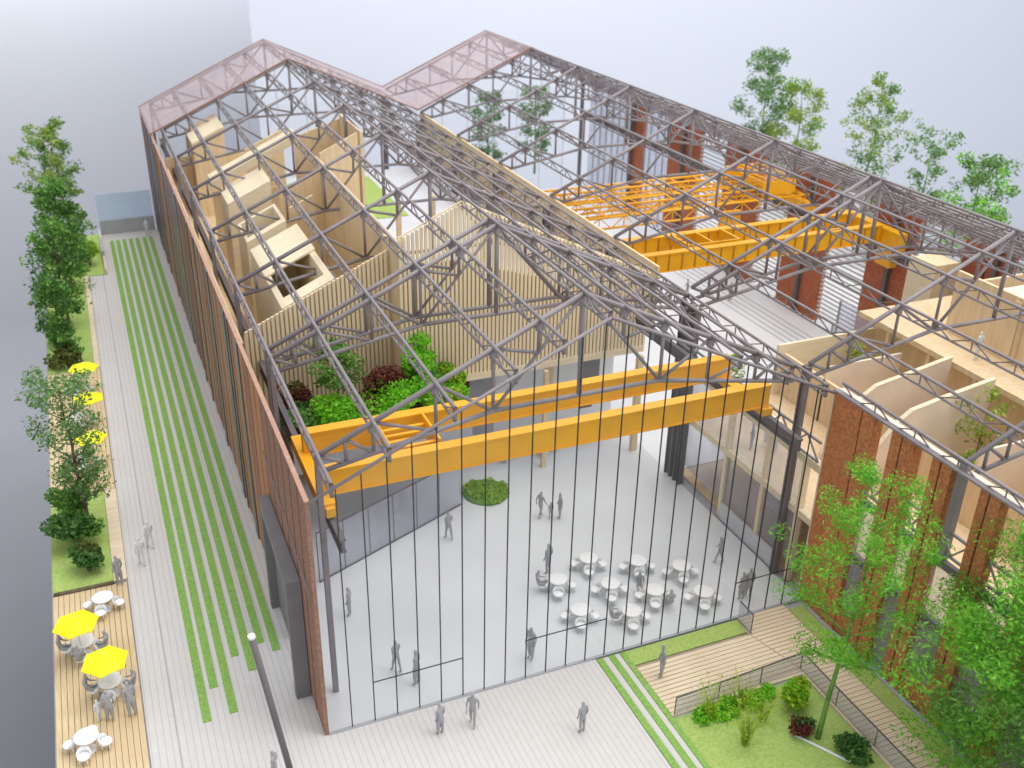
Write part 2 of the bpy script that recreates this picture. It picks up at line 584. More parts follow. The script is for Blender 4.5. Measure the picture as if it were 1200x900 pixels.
# ------------------------------------------------------------------ left brick wall
bw = thing("brick_wall", "long brown brick side wall with dark upright window strips", "wall")
HW = 11.31
y = 0.0
i = 0
wr = random.Random(5)
while y < 70.2:
    near = y < 13
    pw, gw = (1.28, 0.22) if near else (wr.uniform(0.55, 1.25), wr.uniform(0.25, 0.95))
    y1 = min(y + pw, 70.3)
    z0 = 5.6 if 2.9 < y < 8.4 else 0.0
    part("brick_pier", MB().box(-0.17, 0.0, y, y1, z0, HW - 0.06), "brick2" if wr.random() < 0.6 else "brick3", bw)
    if y1 + gw < 70.3:
        z0 = 5.6 if 2.9 < y1 < 8.6 else 0.0
        xo = -0.12 if near else -wr.choice((0.10, 0.14, 0.20, 0.24))
        part("window_strip", MB().box(xo, -0.02, y1 + 0.005, y1 + gw - 0.005, z0, HW - 0.06), "window_dark", bw)
    y += pw + gw
    i += 1
part("coping", MB().box(-0.18, 0.005, -0.01, 70.3, HW - 0.058, HW + 0.0), "coping", bw)
part("steel_strap", MB().bar((-0.25, 9.0, 8.4), (-0.25, 0.2, 6.9), 0.03, 4), "steel", bw)
# glass and end post behind the portal
part("door_pane", MB().box(-0.14, -0.10, 2.95, 8.6, 0.02, 5.55), "glass_mid", bw)
part("door_bar", MB().bar((-0.17, 5.7, 0), (-0.17, 5.7, 5.5), 0.04, 4), "black", bw)
t = thing("entrance_portal", "grey box portal standing out from the brick wall", "portal")
part("jamb", MB().box(-0.66, -0.20, 8.65, 9.1, 0, 5.6), "grey_metal", t)
part("jamb", MB().box(-0.80, -0.20, 2.4, 2.8, 0, 5.6), "grey_metal", t)
part("lintel", MB().slab([(-0.80, 2.4), (-0.20, 2.4), (-0.20, 9.1), (-0.66, 9.1)], 5.602, 6.1), "grey_metal", t)
part("back_panel", MB().box(-0.30, -0.19, 6.2, 8.6, 0.0, 5.6), "grey_metal", t)

# ------------------------------------------------------------------ steel frame
fr = thing("steel_frame", "mauve-grey lattice steel roof frame of the twin-gabled hall", "steel frame")
TR = 0.10


def bot(x):
    """Bottom chord height across one bay (local x)."""
    x = min(x, 2 * XR - x)
    if x >= 8.0:
        return 12.25
    return 10.95 + (12.25 - 10.95) * (x - XE) / (8.0 - XE)


def mirror(x):
    return 2 * XR - x


chords = MB()
for a, b in ((0, 5), ):
    pass
top = [(x, HE + SL * (x - XE)) for x in JX]
topm = [(mirror(x), z) for x, z in reversed(top)]
for p, q in ((top[0], top[-1]), (top[-1], topm[-1])):
    chords.bar((p[0], 0, p[1]), (q[0], 0, q[1]), TR * 1.1, 8)
bc = [(XE, 10.95), (8.0, 12.25), (mirror(8.0), 12.25), (mirror(XE), 10.95)]
for p, q in zip(bc, bc[1:]):
    chords.bar((p[0], 0, p[1]), (q[0], 0, q[1]), TR, 8)
CH = chords.mesh("roof_truss", "steel")
T = [Vector((x, 0, z)) for x, z in top]
B = [Vector((x, 0, bot(x))) for x in JX]
T05 = (T[0] + T[1]) / 2
B05 = Vector((T05.x, 0, bot(T05.x)))
MID = (T[5] + B[3]) / 2
webs = [(T[0], B05), (T05, B05), (T05, B[1]), (T[1], B[1]), (T[1], B[2]), (T[2], B[2]), (T[2], B[3]), (T[3], B[3]), (T[3], MID), (T[4], MID), (T[5], B[3])]
STRUTS = []
for a, b in webs:
    STRUTS.append(MB().bar(a, b, 0.076, 6).mesh("web_strut", "steel"))
    am, bm_ = Vector((mirror(a.x), 0, a.z)), Vector((mirror(b.x), 0, b.z))
    STRUTS.append(MB().bar(am, bm_, 0.076, 6).mesh("web_strut", "steel"))
KING = MB().bar(T[5], (XR, 0, 12.25), 0.11, 6).mesh("king_post", "steel")
GUSM = MB().box(-0.16, 0.16, -0.05, 0.05, -0.42, -0.05).mesh("gusset_plate", "steel")
GUSP = [(sx, q.z) for q in T[1:5] for sx in (q.x, mirror(q.x))] + [(XR, HR)]


def truss(x0, y):
    o = link("roof_truss", CH, fr, (x0, y, 0))
    for me in STRUTS:
        link("web_strut", me, o)
    link("king_post", KING, o)
    for gx, gz_ in GUSP:
        link("gusset_plate", GUSM, o, (gx, 0, gz_))
    return o


for y in FRAMES:
    truss(0, y)
    truss(OFF2, y)
for y in (-7.0, -14.5):
    truss(OFF2, y)

# purlins: two chords and a lattice
PD = 0.52


def purlin(x, z, y0, y1, deep=PD):
    c = MB()
    c.bar((0, y0, 0.10), (0, y1, 0.10), 0.08, 6)
    c.bar((0, y0, 0.10 - deep), (0, y1, 0.10 - deep), 0.06, 6)
    o = link("purlin", c.mesh("purlin", "steel"), fr, (x, 0, z))
    lat = MB()
    y = y0
    k = 0
    step = 1.16
    while y < y1 - 0.2:
        e = min(y + step, y1)
        if k % 2 == 0:
            lat.bar((0, y, 0.1), (0, e, 0.1 - deep), 0.035, 4)
        else:
            lat.bar((0, y, 0.1 - deep), (0, e, 0.1), 0.035, 4)
        if k % 2 == 0:
            lat.bar((0, y, 0.1), (0, y, 0.1 - deep), 0.035, 4)
        y = e
        k += 1
    lat.box(-0.07, 0.07, y0, y0 + 0.12, 0.1 - deep - 0.05, 0.13)
    link("lattice", lat.mesh("lattice", "steel"), o)
    return o


for b, ya in ((0, 0.05), (OFF2, -16.0)):
    xsj = JX + [mirror(x) for x in JX[-2::-1]]
    for j, x in enumerate(xsj):
        if b and j == 0:
            continue
        purlin(x + b, zr(x), ya, 70.2)
# valley gutter beam continues forward as the right bay's eave
purlin(XE + OFF2 + 0.02, HE, -16, 0.0)

# extra roof bracing seen edge-on in the right slopes
brace = MB()
for b in (0, OFF2):
    for y0, y1 in ((12.4, 21.2), (2.3, 11.4)):
        for j in range(1, 5):
            x0, x1 = mirror(JX[j]) + b, mirror(JX[j - 1]) + b
            brace.bar((x0, y0, zr(x0 - b) - 0.1), (x1, y1, zr(x1 - b) - 0.1), 0.05, 6)
part("roof_brace", brace, "steel", fr)["kind"] = "stuff"

# columns
def column(x, y, h, w=0.34):
    m = MB()
    m.box(x - w / 2, x + w / 2, y - 0.30, y - 0.21, 0, h)
    m.box(x - w / 2, x + w / 2, y + 0.21, y + 0.30, 0, h)
    m.box(x - 0.05, x + 0.05, y - 0.21, y + 0.21, 0, h)
    part("column", m, "steel_dark", fr)


for y in FRAMES:
    hh = 10.9
    part("column", MB().box(XE - 0.11, XE + 0.11, y - 0.11, y + 0.11, 0, HE), "steel", fr)
    if y < 3:
        part("column", MB().box(W + 0.0, W + 0.3, y - 0.17, y + 0.17, 0, HE - 0.1), "steel_dark", fr)
    else:
        column(W + 0.02, y, 10.9, 0.36)
    part("column", MB().box(45.5, 45.8, y - 0.16, y + 0.16, 0, HE), "steel_dark", fr)
for y in (-7.0, -14.5):
    part("column", MB().box(W + 0.2, W + 0.5, y - 0.16, y + 0.16, 7.3, HE), "steel", fr)

# crane runway beams
for x in (XE + 0.45, W - 0.75, 44.95):
    y0, y1 = (0.9, 69) if x < W else (12.8, 69)
    m = MB()
    m.box(x - 0.13, x + 0.13, y0, y1, 8.57, 8.66)
    m.box(x - 0.13, x + 0.13, y0, y1, 8.05, 8.13)
    m.box(x - 0.05, x + 0.05, y0, y1, 8.13, 8.57)
    part("runway_beam", m, "steel_dark", fr)

# pink acrylic roof over the far bay
pk = thing("acrylic_roof", "translucent pink acrylic roof over the far end of hall", "roof")
for x0, x1 in ((-0.1, XR), (XR, W), (W, W + XR - 0.6), (W + XR - 0.6, 45.9)):
    a = zr(max(x0, XE)) if x0 < XR else zr(x0 + 0.001)
    pass
def pz(x):
    b = OFF2 if x > W - 1e-6 and x > W else 0
    return None
segs = [((-0.25, HE + SL * (-0.25 - XE)), (XR, HR)), ((XR, HR), (W - 0.02, HE + 0.05)), ((W + 0.0, HE + 0.05), (34.35, HR)), ((34.35, HR), (45.9, HE - 0.1))]
for (xa, za), (xb, zb) in segs:
    m = MB()
    m.slab([(xa, YP), (xb, YP), (xb, YE), (xa, YE)], lambda x, y, xa=xa, xb=xb, za=za, zb=zb: za + (zb - za) * (x - xa) / (xb - xa) + 0.20, lambda x, y, xa=xa, xb=xb, za=za, zb=zb: za + (zb - za) * (x - xa) / (xb - xa) + 0.26)
    part("roof_sheet", m, "pink", pk)
    m = MB()
    for y in (YP, YE):
        m.bar((xa, y, za + 0.2), (xb, y, zb + 0.2), 0.09, 4)
    part("edge_strip", m, "pink_edge", pk)

# ------------------------------------------------------------------ front glass wall
gf = thing("glass_facade", "gabled front glass wall with thin black mullions", "glass wall")
nm = 24
for i in range(nm):
    x0, x1 = i * 0.9625 + 0.0, (i + 1) * 0.9625
    def gz(x):
        return max(HW, HE + SL * (min(x, mirror(x)) - XE)) - 0.12
    pts = [(x0 + 0.02, 0.01), (x1 - 0.02, 0.01), (x1 - 0.02, gz(x1))]
    if x0 < XR < x1:
        pts.append((XR, HR - 0.12))
    pts.append((x0 + 0.02, gz(x0)))
    part("pane", MB().wall_xz(pts, -0.015, 0.015), "glass", gf)
    if i:
        part("mullion", MB().box(x0 - 0.02, x0 + 0.02, -0.03, 0.02, 0.0, gz(x0)), "black", gf)
m = MB()
for xa, xb in ((0.0, XR), (XR, W - 0.1)):
    m.bar((xa, 0, gz(xa) + 0.02), (xb, 0, gz(xb) + 0.02 if xb != XR else HR - 0.1), 0.075, 6)
part("gable_rail", m, "steel", gf)
part("sill", MB().box(0.0, W, -0.06, 0.06, 0.0, 0.07), "concrete", gf)
for a, b in ((2, 6), (9, 13), (20, 24)):
    part("transom", MB().box(a * 0.9625, b * 0.9625, -0.02, 0.015, 2.1, 2.135), "black", gf)
for i in range(1, 24):
    pass

# ------------------------------------------------------------------ gantry cranes
def girder(mbx, x0, x1, y, z0, z1, wd=0.55):
    mbx.box(x0, x1, y - wd / 2, y + wd / 2, z1 - 0.09, z1)
    mbx.box(x0, x1, y - wd / 2 + 0.07, y + wd / 2 - 0.07, z0 + 0.06, z1 - 0.09)
    mbx.box(x0, x1, y - wd / 2, y + wd / 2, z0, z0 + 0.06)
    return mbx


cr = thing("gantry_crane", "solid orange double-girder gantry crane behind the glass wall", "crane")
part("girder", girder(MB(), 1.15, 22.5, 3.75, 9.05, 10.2), "yellow", cr)
part("girder", girder(MB(), 1.15, 22.5, 6.95, 9.05, 10.2), "yellow", cr)
part("end_carriage", MB().box(0.92, 1.5, 2.6, 8.4, 8.68, 9.25), "yellow", cr)
part("end_carriage", MB().box(22.05, 22.6, 3.3, 7.6, 8.68, 9.04), "yellow", cr)
part("buffer", MB().box(1.05, 1.4, 2.38, 2.595, 8.75, 9.15), "yellow", cr)
m = MB().box(4.2, 6.4, 4.05, 4.15, 9.4, 10.05).box(4.2, 4.3, 4.15, 6.6, 9.4, 10.3).box(6.3, 6.4, 4.15, 6.6, 9.4, 10.3)
part("trolley_frame", m, "yellow", cr)
for k2 in range(4):
    part("rung", MB().box(4.3, 6.3, 4.5 + k2 * 0.52, 4.68 + k2 * 0.52, 9.9, 10.0), "yellow", cr)

cr = thing("gantry_crane", "orange gantry crane with ribbed girders in right bay", "crane")
for yy in (21.6, 24.6):
    g = part("girder", girder(MB(), 25.2, 44.6, yy, 8.85, 10.1), "yellow", cr)
    for k2 in range(20):
        x = 25.7 + k2 * 0.97
        o = boxpart("rib", (0.09, 0.05, 1.08), "yellow_line", cr, (x, yy - 0.225, 8.93))
part("end_carriage", MB().box(24.4, 25.15, 20.2, 26.2, 8.68, 9.5), "yellow", cr)
part("end_carriage", MB().box(44.62, 45.3, 19.6, 26.4, 8.68, 9.9), "yellow", cr)
part("bracket", MB().box(44.7, 45.4, 20.2, 21.6, 7.3, 8.66), "yellow", cr)
m = MB().box(29.4, 29.55, 22.0, 24.3, 9.5, 10.2).box(33.2, 33.35, 22.0, 24.3, 9.5, 10.2).box(29.55, 33.2, 22.0, 22.12, 9.5, 10.2).box(31.3, 31.42, 22.12, 24.3, 9.5, 10.15)
part("trolley_frame", m, "yellow", cr)

cr = thing("lattice_crane", "yellow open lattice crane bridge at back of right bay", "crane")
for k2, yy in enumerate((29.8, 31.6, 33.4, 35.4, 37.2)):
    z0, z1 = (9.1, 9.9) if k2 % 2 == 0 else (9.4, 10.1)
    m = MB().bar((25.0, yy, z1), (44.9, yy, z1), 0.09, 5).bar((25.0, yy, z0), (44.9, yy, z0), 0.09, 5)
    g = part("lattice_girder", m, "yellow", cr)
    lat = MB()
    x = 25.0
    q = 0
    while x < 44.8:
        a, b = (z0, z1) if q % 2 else (z1, z0)
        lat.bar((x, yy, a), (x + 0.99, yy, b), 0.045, 4)
        if q % 2 == 0:
            lat.bar((x, yy, z0), (x, yy, z1), 0.045, 4)
        x += 0.99
        q += 1
    part("lattice", lat, "yellow", g)
m = MB()
for k2 in range(10):
    x = 25.5 + k2 * 2.1
    m.bar((x, 29.8, 9.95), (x + 1.0, 37.2, 9.95), 0.05, 4)
    m.bar((x + 2.1, 29.8, 9.9), (x + 1.0, 37.2, 9.9), 0.05, 4)
part("bracing", m, "yellow", cr)["kind"] = "stuff"
part("end_carriage", MB().box(24.2, 25.0, 29.0, 38.0, 8.68, 9.3), "yellow", cr)
part("end_carriage", MB().box(44.6, 45.3, 29.0, 38.0, 8.68, 9.3), "yellow", cr)
m = MB().box(41.0, 44.0, 30.4, 30.55, 10.0, 11.0).box(41.0, 44.0, 35.4, 35.55, 10.0, 11.0)
for k2 in range(5):
    m.bar((41 + k2 * 0.75, 30.4, 11.0), (41 + k2 * 0.75, 35.5, 11.0), 0.07, 4)
    m.bar((41 + k2 * 0.75, 30.4, 11.0), (41.5 + k2 * 0.75, 35.5, 10.0), 0.06, 4)
part("trolley_frame", m, "yellow", cr)
part("leg_frame", MB().box(37.3, 39.0, 30.0, 30.3, 7.0, 9.2).box(37.6, 38.7, 29.9, 30.0, 7.6, 8.0), "yellow", cr)

# ------------------------------------------------------------------ slatted timber block inside the left bay
tb = thing("timber_block", "large slatted timber volume with gabled front inside left bay", "building")
YS, YL = 16.2, 17.9
XL0, XS = 0.62, 8.35


def ztop(x, off):
    return HE + SL * (min(x, mirror(x)) - XE) - off


# right, taller slatted front
x = XS
while x < 23.0:
    zb = 6.75
    boxpart("slat", (0.145, 0.12, round(ztop(x, 0.28) - zb, 2)), "ply_slat", tb, (x + 0.065, YS - 0.06, zb))
    x += 0.232
part("slat_backing", MB().wall_xz([(XS, 6.75), (23.05, 6.75), (23.05, 9.6), (XS + 3, 13.4), (XS, 13.4)], YS + 0.02, YS + 0.10), "ply_dark", tb)
m = MB()
m.bar((XS, YS, ztop(XS, 0.22)), (XR, YS, HR - 0.22), 0.05, 4).bar((XR, YS, HR - 0.22), (23.05, YS, ztop(23.05, 0.22)), 0.05, 4)
part("top_rail", m, "ply_slat", tb)
part("floor_edge", MB().box(XS, 23.05, YS - 0.16, YS + 0.12, 6.35, 6.74), "ply_light", tb)
part("side_wall", MB().wall_yz([(YS + 0.12, 4.0), (YL + 1.2, 4.0), (YL + 1.2, ztop(XS, 0.9)), (YS + 0.12, ztop(XS, 0.5))], XS, XS + 0.12), "ply", tb)
# left, recessed slatted front
x = XL0
while x < XS - 0.1:
    zb = 5.2
    boxpart("slat", (0.145, 0.12, round(ztop(x, 1.25) - zb, 2)), "ply_slat", tb, (x + 0.065, YL - 0.06, zb))
    x += 0.232
part("slat_backing", MB().wall_xz([(XL0, 5.2), (XS, 5.2), (XS, ztop(XS, 1.35)), (XL0, ztop(XL0, 1.35))], YL + 0.02, YL + 0.12), "ply", tb)
# upper floor, core walls and right side wall
part("upper_floor", MB().box(XS, 23.0, YS + 0.15, 58, 6.6, 6.9), "offwhite", tb)
part("core_wall", MB().wall_yz([(YL + 0.2, 1), (37, 1), (37, ztop(8.9, 1.35)), (YL + 0.2, ztop(8.9, 1.35))], 8.82, 8.98), "ply", tb)
part("right_wall", MB().box(23.74, 23.86, YS + 0.15, 60, 6.9, 11.42), "ply", tb)
part("back_wall", MB().box(0.7, 8.9, 58.0, 58.15, 0, 9.5), "ply", tb)
part("left_wall", MB().box(0.4, 0.55, YL + 0.2, 54, 3, 9.6), "ply", tb)
part("inner_floor", MB().box(0.6, 8.8, YL + 0.2, 57.9, 4.8, 5.0), "ply", tb)
part("inner_lawn", MB().box(9.3, 17.5, 44, 56, 6.9, 6.98), "turf_pale", tb)
part("post", MB().box(22.4, 22.75, 15.4, 15.75, 0, 6.34), "ply", tb)
part("post", MB().box(16.5, 16.75, 15.6, 15.85, 0, 6.34), "ply", tb)
for x in (13.0, 15.4, 19.0):
    part("inner_post", MB().box(x, x + 0.3, 32, 32.3, 6.9, 12), "ply_dark", tb)
# white ground floor under it
part("ground_wall", MB().box(14.8, 23.0, 19.4, 19.6, 0, 6.3), "white", tb)
part("ground_wall", MB().box(8.5, 14.78, 19.0, 19.2, 0, 6.3), "concrete", tb)
part("door_opening", MB().box(20.6, 22.0, 19.34, 19.39, 3.2, 6.2), "grey_metal", tb)
part("door_opening", MB().box(18.2, 18.8, 19.34, 19.39, 2.6, 6.0), "ply", tb)
part("poster", MB().box(20.7, 21.6, 19.33, 19.385, 1.3, 1.8), "steel_dark", tb)
for x in (11.0, 12.7):
    part("rust_panel", MB().box(x, x + 0.5, 18.94, 18.99, 4.2, 5.6), "leaf_red", tb)

# plywood boxes rising beside the core, each its own piece
def open_box(label, x0, x1, y0, y1, off, z0, th=0.35, lid=None):
    t = thing("plywood_box", label, "box")
    f = lambda x, y: ztop(x, off)
    m1 = "ply_light"
    part("front_wall", MB().slab([(x0, y0), (x1, y0), (x1, y0 + th * 2.2), (x0, y0 + th * 2.2)], z0, f), m1, t)
    part("back_wall", MB().slab([(x0, y1 - th), (x1, y1 - th), (x1, y1), (x0, y1)], z0, f), m1, t)
    ya, yb = y0 + th * 2.2 + 0.003, y1 - th - 0.003
    part("left_wall", MB().slab([(x0, ya), (x0 + th * 0.6, ya), (x0 + th * 0.6, yb), (x0, yb)], z0, f), m1, t)
    part("right_wall", MB().slab([(x1 - th * 0.6, ya), (x1, ya), (x1, yb), (x1 - th * 0.6, yb)], z0, f), m1, t)
    if lid:
        a, b = lid
        part("lid", MB().slab([(x0 - 0.02, a), (x1 + 0.02, a), (x1 + 0.02, b), (x0 - 0.02, b)], lambda x, y: f(x, y) + 0.004, lambda x, y: f(x, y) + 0.12), m1, t)
    part("inside_floor", MB().box(x0 + th * 0.6, x1 - th * 0.6, ya, yb, z0 + 2.2, z0 + 2.3), "ply", t)
    return t


open_box("nearest plywood box, open in front with a wide pale lid behind", 2.65, 5.45, 18.1, 27.4, 1.3, 6.0, 0.5, (22.6, 27.35))
open_box("plywood box second from front with thin open top", 2.75, 5.2, 29.2, 32.9, 1.4, 5.5, 0.3)
open_box("plywood box in middle of row with a broad flat lid", 2.8, 5.7, 36.7, 40.4, 1.3, 5.0, 0.3, (36.7, 40.4))
t = thing("plywood_beam", "long pale plywood beam lying behind the middle box", "beam")
part("beam_body", MB().slab([(2.6, 43.3), (9.0, 43.3), (9.0, 45.3), (2.6, 45.3)], lambda x, y: ztop(x, 1.9), lambda x, y: ztop(x, 1.3)), "ply_light", t)
part("support_wall", MB().box(2.7, 8.6, 44.0, 44.2, 5.0, 10.2), "ply", t)
t = thing("plywood_tower", "tall plywood tower at the far left corner of hall", "tower")
part("tower_body", MB().slab([(2.75, 55.2), (5.3, 55.2), (5.3, 60.3), (2.75, 60.3)], 0, lambda x, y: ztop(x, 1.5)), "ply", t)
part("tower_top", MB().slab([(2.7, 55.1), (5.35, 55.1), (5.35, 60.4), (2.7, 60.4)], lambda x, y: ztop(x, 1.49), lambda x, y: ztop(x, 1.3)), "ply_light", t)
t = thing("plywood_shaft", "big open plywood shaft touching roof near the ridge", "shaft")
for nm_, (x0, x1, y0, y1) in dict(front_wall=(8.99, 11.6, 36.0, 36.2), back_wall=(8.5, 12.3, 42.0, 42.2), right_wall=(11.85, 12.05, 36.25, 41.95)).items():
    part(nm_, MB().slab([(x0, y0), (x1, y0), (x1, y1), (x0, y1)], 6.9, lambda x, y: ztop(x, 1.0)), "ply", t)
for label, x0, x1, y0 in (("short inner plywood partition beside the second box", 5.9, 7.4, 31.5), ("inner plywood partition beside the lidded middle box", 5.9, 8.7, 35.0), ("far inner plywood partition behind long beam", 5.8, 8.7, 47.5)):
    t = tag(link("partition_wall", MB().slab([(x0, y0), (x1, y0), (x1, y0 + 0.2), (x0, y0 + 0.2)], 5.0, lambda x, y: ztop(x, 1.7)).mesh("partition_wall", "ply")), label, "partition")

# planter terrace in front of the left slats
t = thing("planter", "raised planter bed full of shrubs in front of slats", "planter")
part("planter_box", MB().box(1.7, 11.1, 12.9, 16.0, 4.4, 5.6), "concrete", t)
part("soil", MB().box(1.8, 11.0, 13.0, 15.9, 5.6, 5.66), "groove", t)
# low partition glass in the hall
t = thing("glass_partition", "low grey glass partition at the left of hall floor", "partition")
for i in range(6):
    a, b = Vector((1.9, 9.8, 0)), Vector((10.7, 13.7, 0))
    p, q = a.lerp(b, i / 6), a.lerp(b, (i + 1) / 6)
    n = (b - a).normalized().cross(Vector((0, 0, 1))) * 0.03
    v = [p - n, q - n, q + n, p + n]
    part("pane", MB().slab([(c.x, c.y) for c in v][::-1], 0.05, 2.9), "glass_mid", t)
    part("frame_bar", MB().bar((p.x, p.y, 0), (p.x, p.y, 2.9), 0.035, 4), "steel_dark", t)
a, b = Vector((1.9, 9.8, 2.92)), Vector((10.7, 13.7, 2.92))
part("top_rail", MB().bar(a, b, 0.045, 4), "steel_dark", t)
part("bottom_rail", MB().bar((1.9, 9.8, 0.04), (10.7, 13.7, 0.04), 0.05, 4), "steel_dark", t)
struct("grey_floor", MB().slab([(1.2, 9.9), (1.9, 9.95), (10.7, 13.85), (10.7, 18.9), (1.2, 17.8)], 0.002, 0.03), "offwhite")

# ------------------------------------------------------------------ right wing (timber rooms) and its front brick wall
rb = thing("brick_pier_wall", "rust-red brick piers facing the front garden on right", "wall")
HB = 11.3
XB = 23.3
part("brick_pier", MB().box(XB, XB + 0.5, -1.55, 0.2, 0.0, HB), "brick", rb)
part("brick_pier", MB().box(XB, XB + 0.5, -2.35, -1.62, 0.0, HB), "brick", rb)
part("end_trim", MB().box(XB - 0.05, XB + 0.5, 0.203, 0.26, 0.0, HB), "pink_ply", rb)
for ya, yb in ((-4.65, -3.4), (-6.65, -5.65), (-9.05, -8.1), (-11.6, -10.6), (-14.0, -13.0)):
    ym = (ya + yb) / 2 + 0.05
    part("brick_pier", MB().box(XB, XB + 0.5, ya, ym - 0.04, 0.0, HB), "brick", rb)
    part("brick_pier", MB().box(XB, XB + 0.5, ym + 0.04, yb, 0.0, HB), "brick", rb)
    part("movement_joint", MB().box(XB + 0.06, XB + 0.45, ym - 0.039, ym + 0.039, 0.0, HB), "black", rb)
part("movement_joint", MB().box(XB + 0.06, XB + 0.45, -1.619, -1.551, 0.0, HB), "black", rb)
for ya, yb in ((-3.39, -2.36), (-8.09, -6.66)):
    part("spandrel", MB().box(XB + 0.1, XB + 0.45, ya, yb, 0.0, 1.2), "brick", rb)
part("coping_rail", MB().box(XB - 0.08, XB + 0.2, -16, 0.25, HB + 0.01, HB + 0.10), "steel", rb)
part("coping_board", MB().box(XB + 0.2, XB + 0.50, -16, 0.25, HB + 0.01, HB + 0.07), "pink_ply", rb)
gaps = [(-3.39, -2.36), (-5.64, -4.66), (-8.09, -6.66), (-10.59, -9.06), (-12.99, -11.61), (-16, -14.01)]
for ya, yb in gaps:
    z0 = 1.22 if (ya, yb) in ((-3.39, -2.36), (-8.09, -6.66)) else 0.02
    part("window_pane", MB().box(XB + 0.26, XB + 0.30, ya, yb, z0, 6.8), "glass_mid", rb)
    lat = MB().box(XB + 0.2, XB + 0.3, ya, yb, 8.5, 8.6).box(XB + 0.2, XB + 0.3, ya, yb, 7.5, 7.6)
    lat.bar((XB + 0.25, ya, 8.5), (XB + 0.25, (ya + yb) / 2, 7.6), 0.05, 4).bar((XB + 0.25, (ya + yb) / 2, 7.6), (XB + 0.25, yb, 8.5), 0.05, 4)
    part("lattice_beam", lat, "steel", rb)
    part("floor_edge", MB().box(XB + 0.2, XB + 0.42, ya, yb, 6.85, 7.2), "steel_dark", rb)
    part("floor_edge", MB().box(XB + 0.2, XB + 0.42, ya, yb, 4.0, 4.3), "steel_dark", rb)

rw = thing("timber_wing", "open-topped timber room block in the right bay", "building")
part("ground_floor", MB().box(23.9, 45.5, -16, 12.5, -0.05, 0.01), "ply_dark", rw)
part("first_floor", MB().box(23.85, 45.4, -16, 12.3, 3.95, 4.25), "ply", rw)
part("second_floor", MB().box(35.3, 45.4, -16, 12.3, 8.3, 8.6), "ply", rw)
part("gallery_wall", MB().box(36.6, 36.8, -16, 12.2, 4.26, 8.29), "ply", rw)
for y in (-7.6, -4.4, -1.2, 3.3, 6.6, 9.8):
    part("gallery_post", MB().box(35.45, 35.65, y, y + 0.2, 4.26, 8.29), "ply_light", rw)
part("inner_wall", MB().box(29.6, 36.5, 12.0, 12.2, 4.26, 7.4), "ply_light", rw)
for k2, (xa, xb, y) in enumerate(((30.0, 35.2, 8.3), (30.5, 35.2, -2.0), (30.2, 35.2, -6.2))):
    part("inner_wall", MB().box(xa, xb, y, y + 0.15, 4.26, 7.6 + 0.3 * k2), "pink_ply", rw)
part("back_wall", MB().box(30.0, 30.2, -16, 12.2, 0.02, 6.84), "ply", rw)
# facade to the hall
for z0, z1, mt in ((3.95, 4.3, "ply_light"), (6.85, 7.25, "ply_light")):
    part("floor_edge", MB().box(23.45, 23.84, 0.4, 12.4, z0, z1), mt, rw)
for y in (1.55, 4.35, 7.6, 11.9):
    part("post", MB().box(23.5, 23.8, y - 0.13, y + 0.13, 0.0, 3.94), "ply_light", rw)
    part("post", MB().box(23.5, 23.8, y - 0.13, y + 0.13, 4.31, 6.84), "ply_light", rw)
part("plinth", MB().box(23.42, 23.6, 2.7, 7.4, 0, 0.95), "offwhite", rw)
for a, b in ((1.7, 4.2), (4.5, 7.45), (7.75, 11.75)):
    part("window_pane", MB().box(23.62, 23.66, a, b, 0.98, 3.93), "glass_mid", rw)
    part("window_pane", MB().box(23.62, 23.66, a, b, 4.32, 6.83), "glass_mid", rw)
m = MB().bar((23.3, 0.5, 8.5), (23.3, 12.2, 8.5), 0.07, 4).bar((23.3, 0.5, 7.5), (23.3, 12.2, 7.5), 0.07, 4)
g = part("lattice_beam", m, "steel", rw)
m = MB()
for k2 in range(12):
    y = 0.5 + k2 * 0.975
    a, b = (8.5, 7.5) if k2 % 2 else (7.5, 8.5)
    m.bar((23.3, y, a), (23.3, y + 0.975, b), 0.05, 4)
part("lattice", m, "steel", g)
for i, (y, z) in enumerate(((3.4, 1.0), (5.6, 1.0), (6.2, 4.4))):
    tag(link("display_board", MB().box(25.6, 25.7, y, y + 1.1, z, z + 1.8).mesh("display_board", "white")), ["white display board nearest the brick pier on ground floor", "white display board in middle of right ground floor room", "white display board on first floor of right wing"][i], "board", "display boards in the right wing")

# partitions on the second floor
PW1 = [(27.4, 4.6), (28.2, 6.0), (29.57, 7.61), (30.29, 8.07), (32.18, 8.38), (35.15, 8.9)]
PW2 = [(27.0, 4.6), (27.9, 6.1), (29.17, 7.60), (29.99, 8.15), (31.9, 8.5), (35.15, 8.97)]
for label, yy, pts in (("pale curved-top partition farther back in right wing", 4.8, PW1), ("pale curved-top partition nearer the garden in right wing", 1.9, PW2)):
    t = thing("partition_wall", label, "partition")
    poly = [(pts[0][0], 4.26), (pts[-1][0], 4.26)] + pts[::-1]
    part("panel", MB().wall_xz(poly, yy, yy + 0.16), "pink_ply", t)
    mm_ = MB()
    for (xa, za), (xb, zb) in zip(pts, pts[1:]):
        mm_.wall_xz([(xa, za + 0.003), (xb, zb + 0.003), (xb, zb + 0.06), (xa, za + 0.06)], yy - 0.03, yy + 0.22)
    part("top_edge", mm_, "ply_light", t)
t = thing("timber_room", "tall ply room block along the right side wall", "room")
part("left_wall", MB().box(38.0, 38.2, -12, 8.3, 8.61, 12.2), "ply", t)
part("end_wall", MB().box(38.22, 45.3, 8.1, 8.3, 8.61, 11.4), "ply", t)
part("roof_board", MB().box(39.0, 45.3, -12, 6.2, 11.603, 11.75), "pink_ply", t)
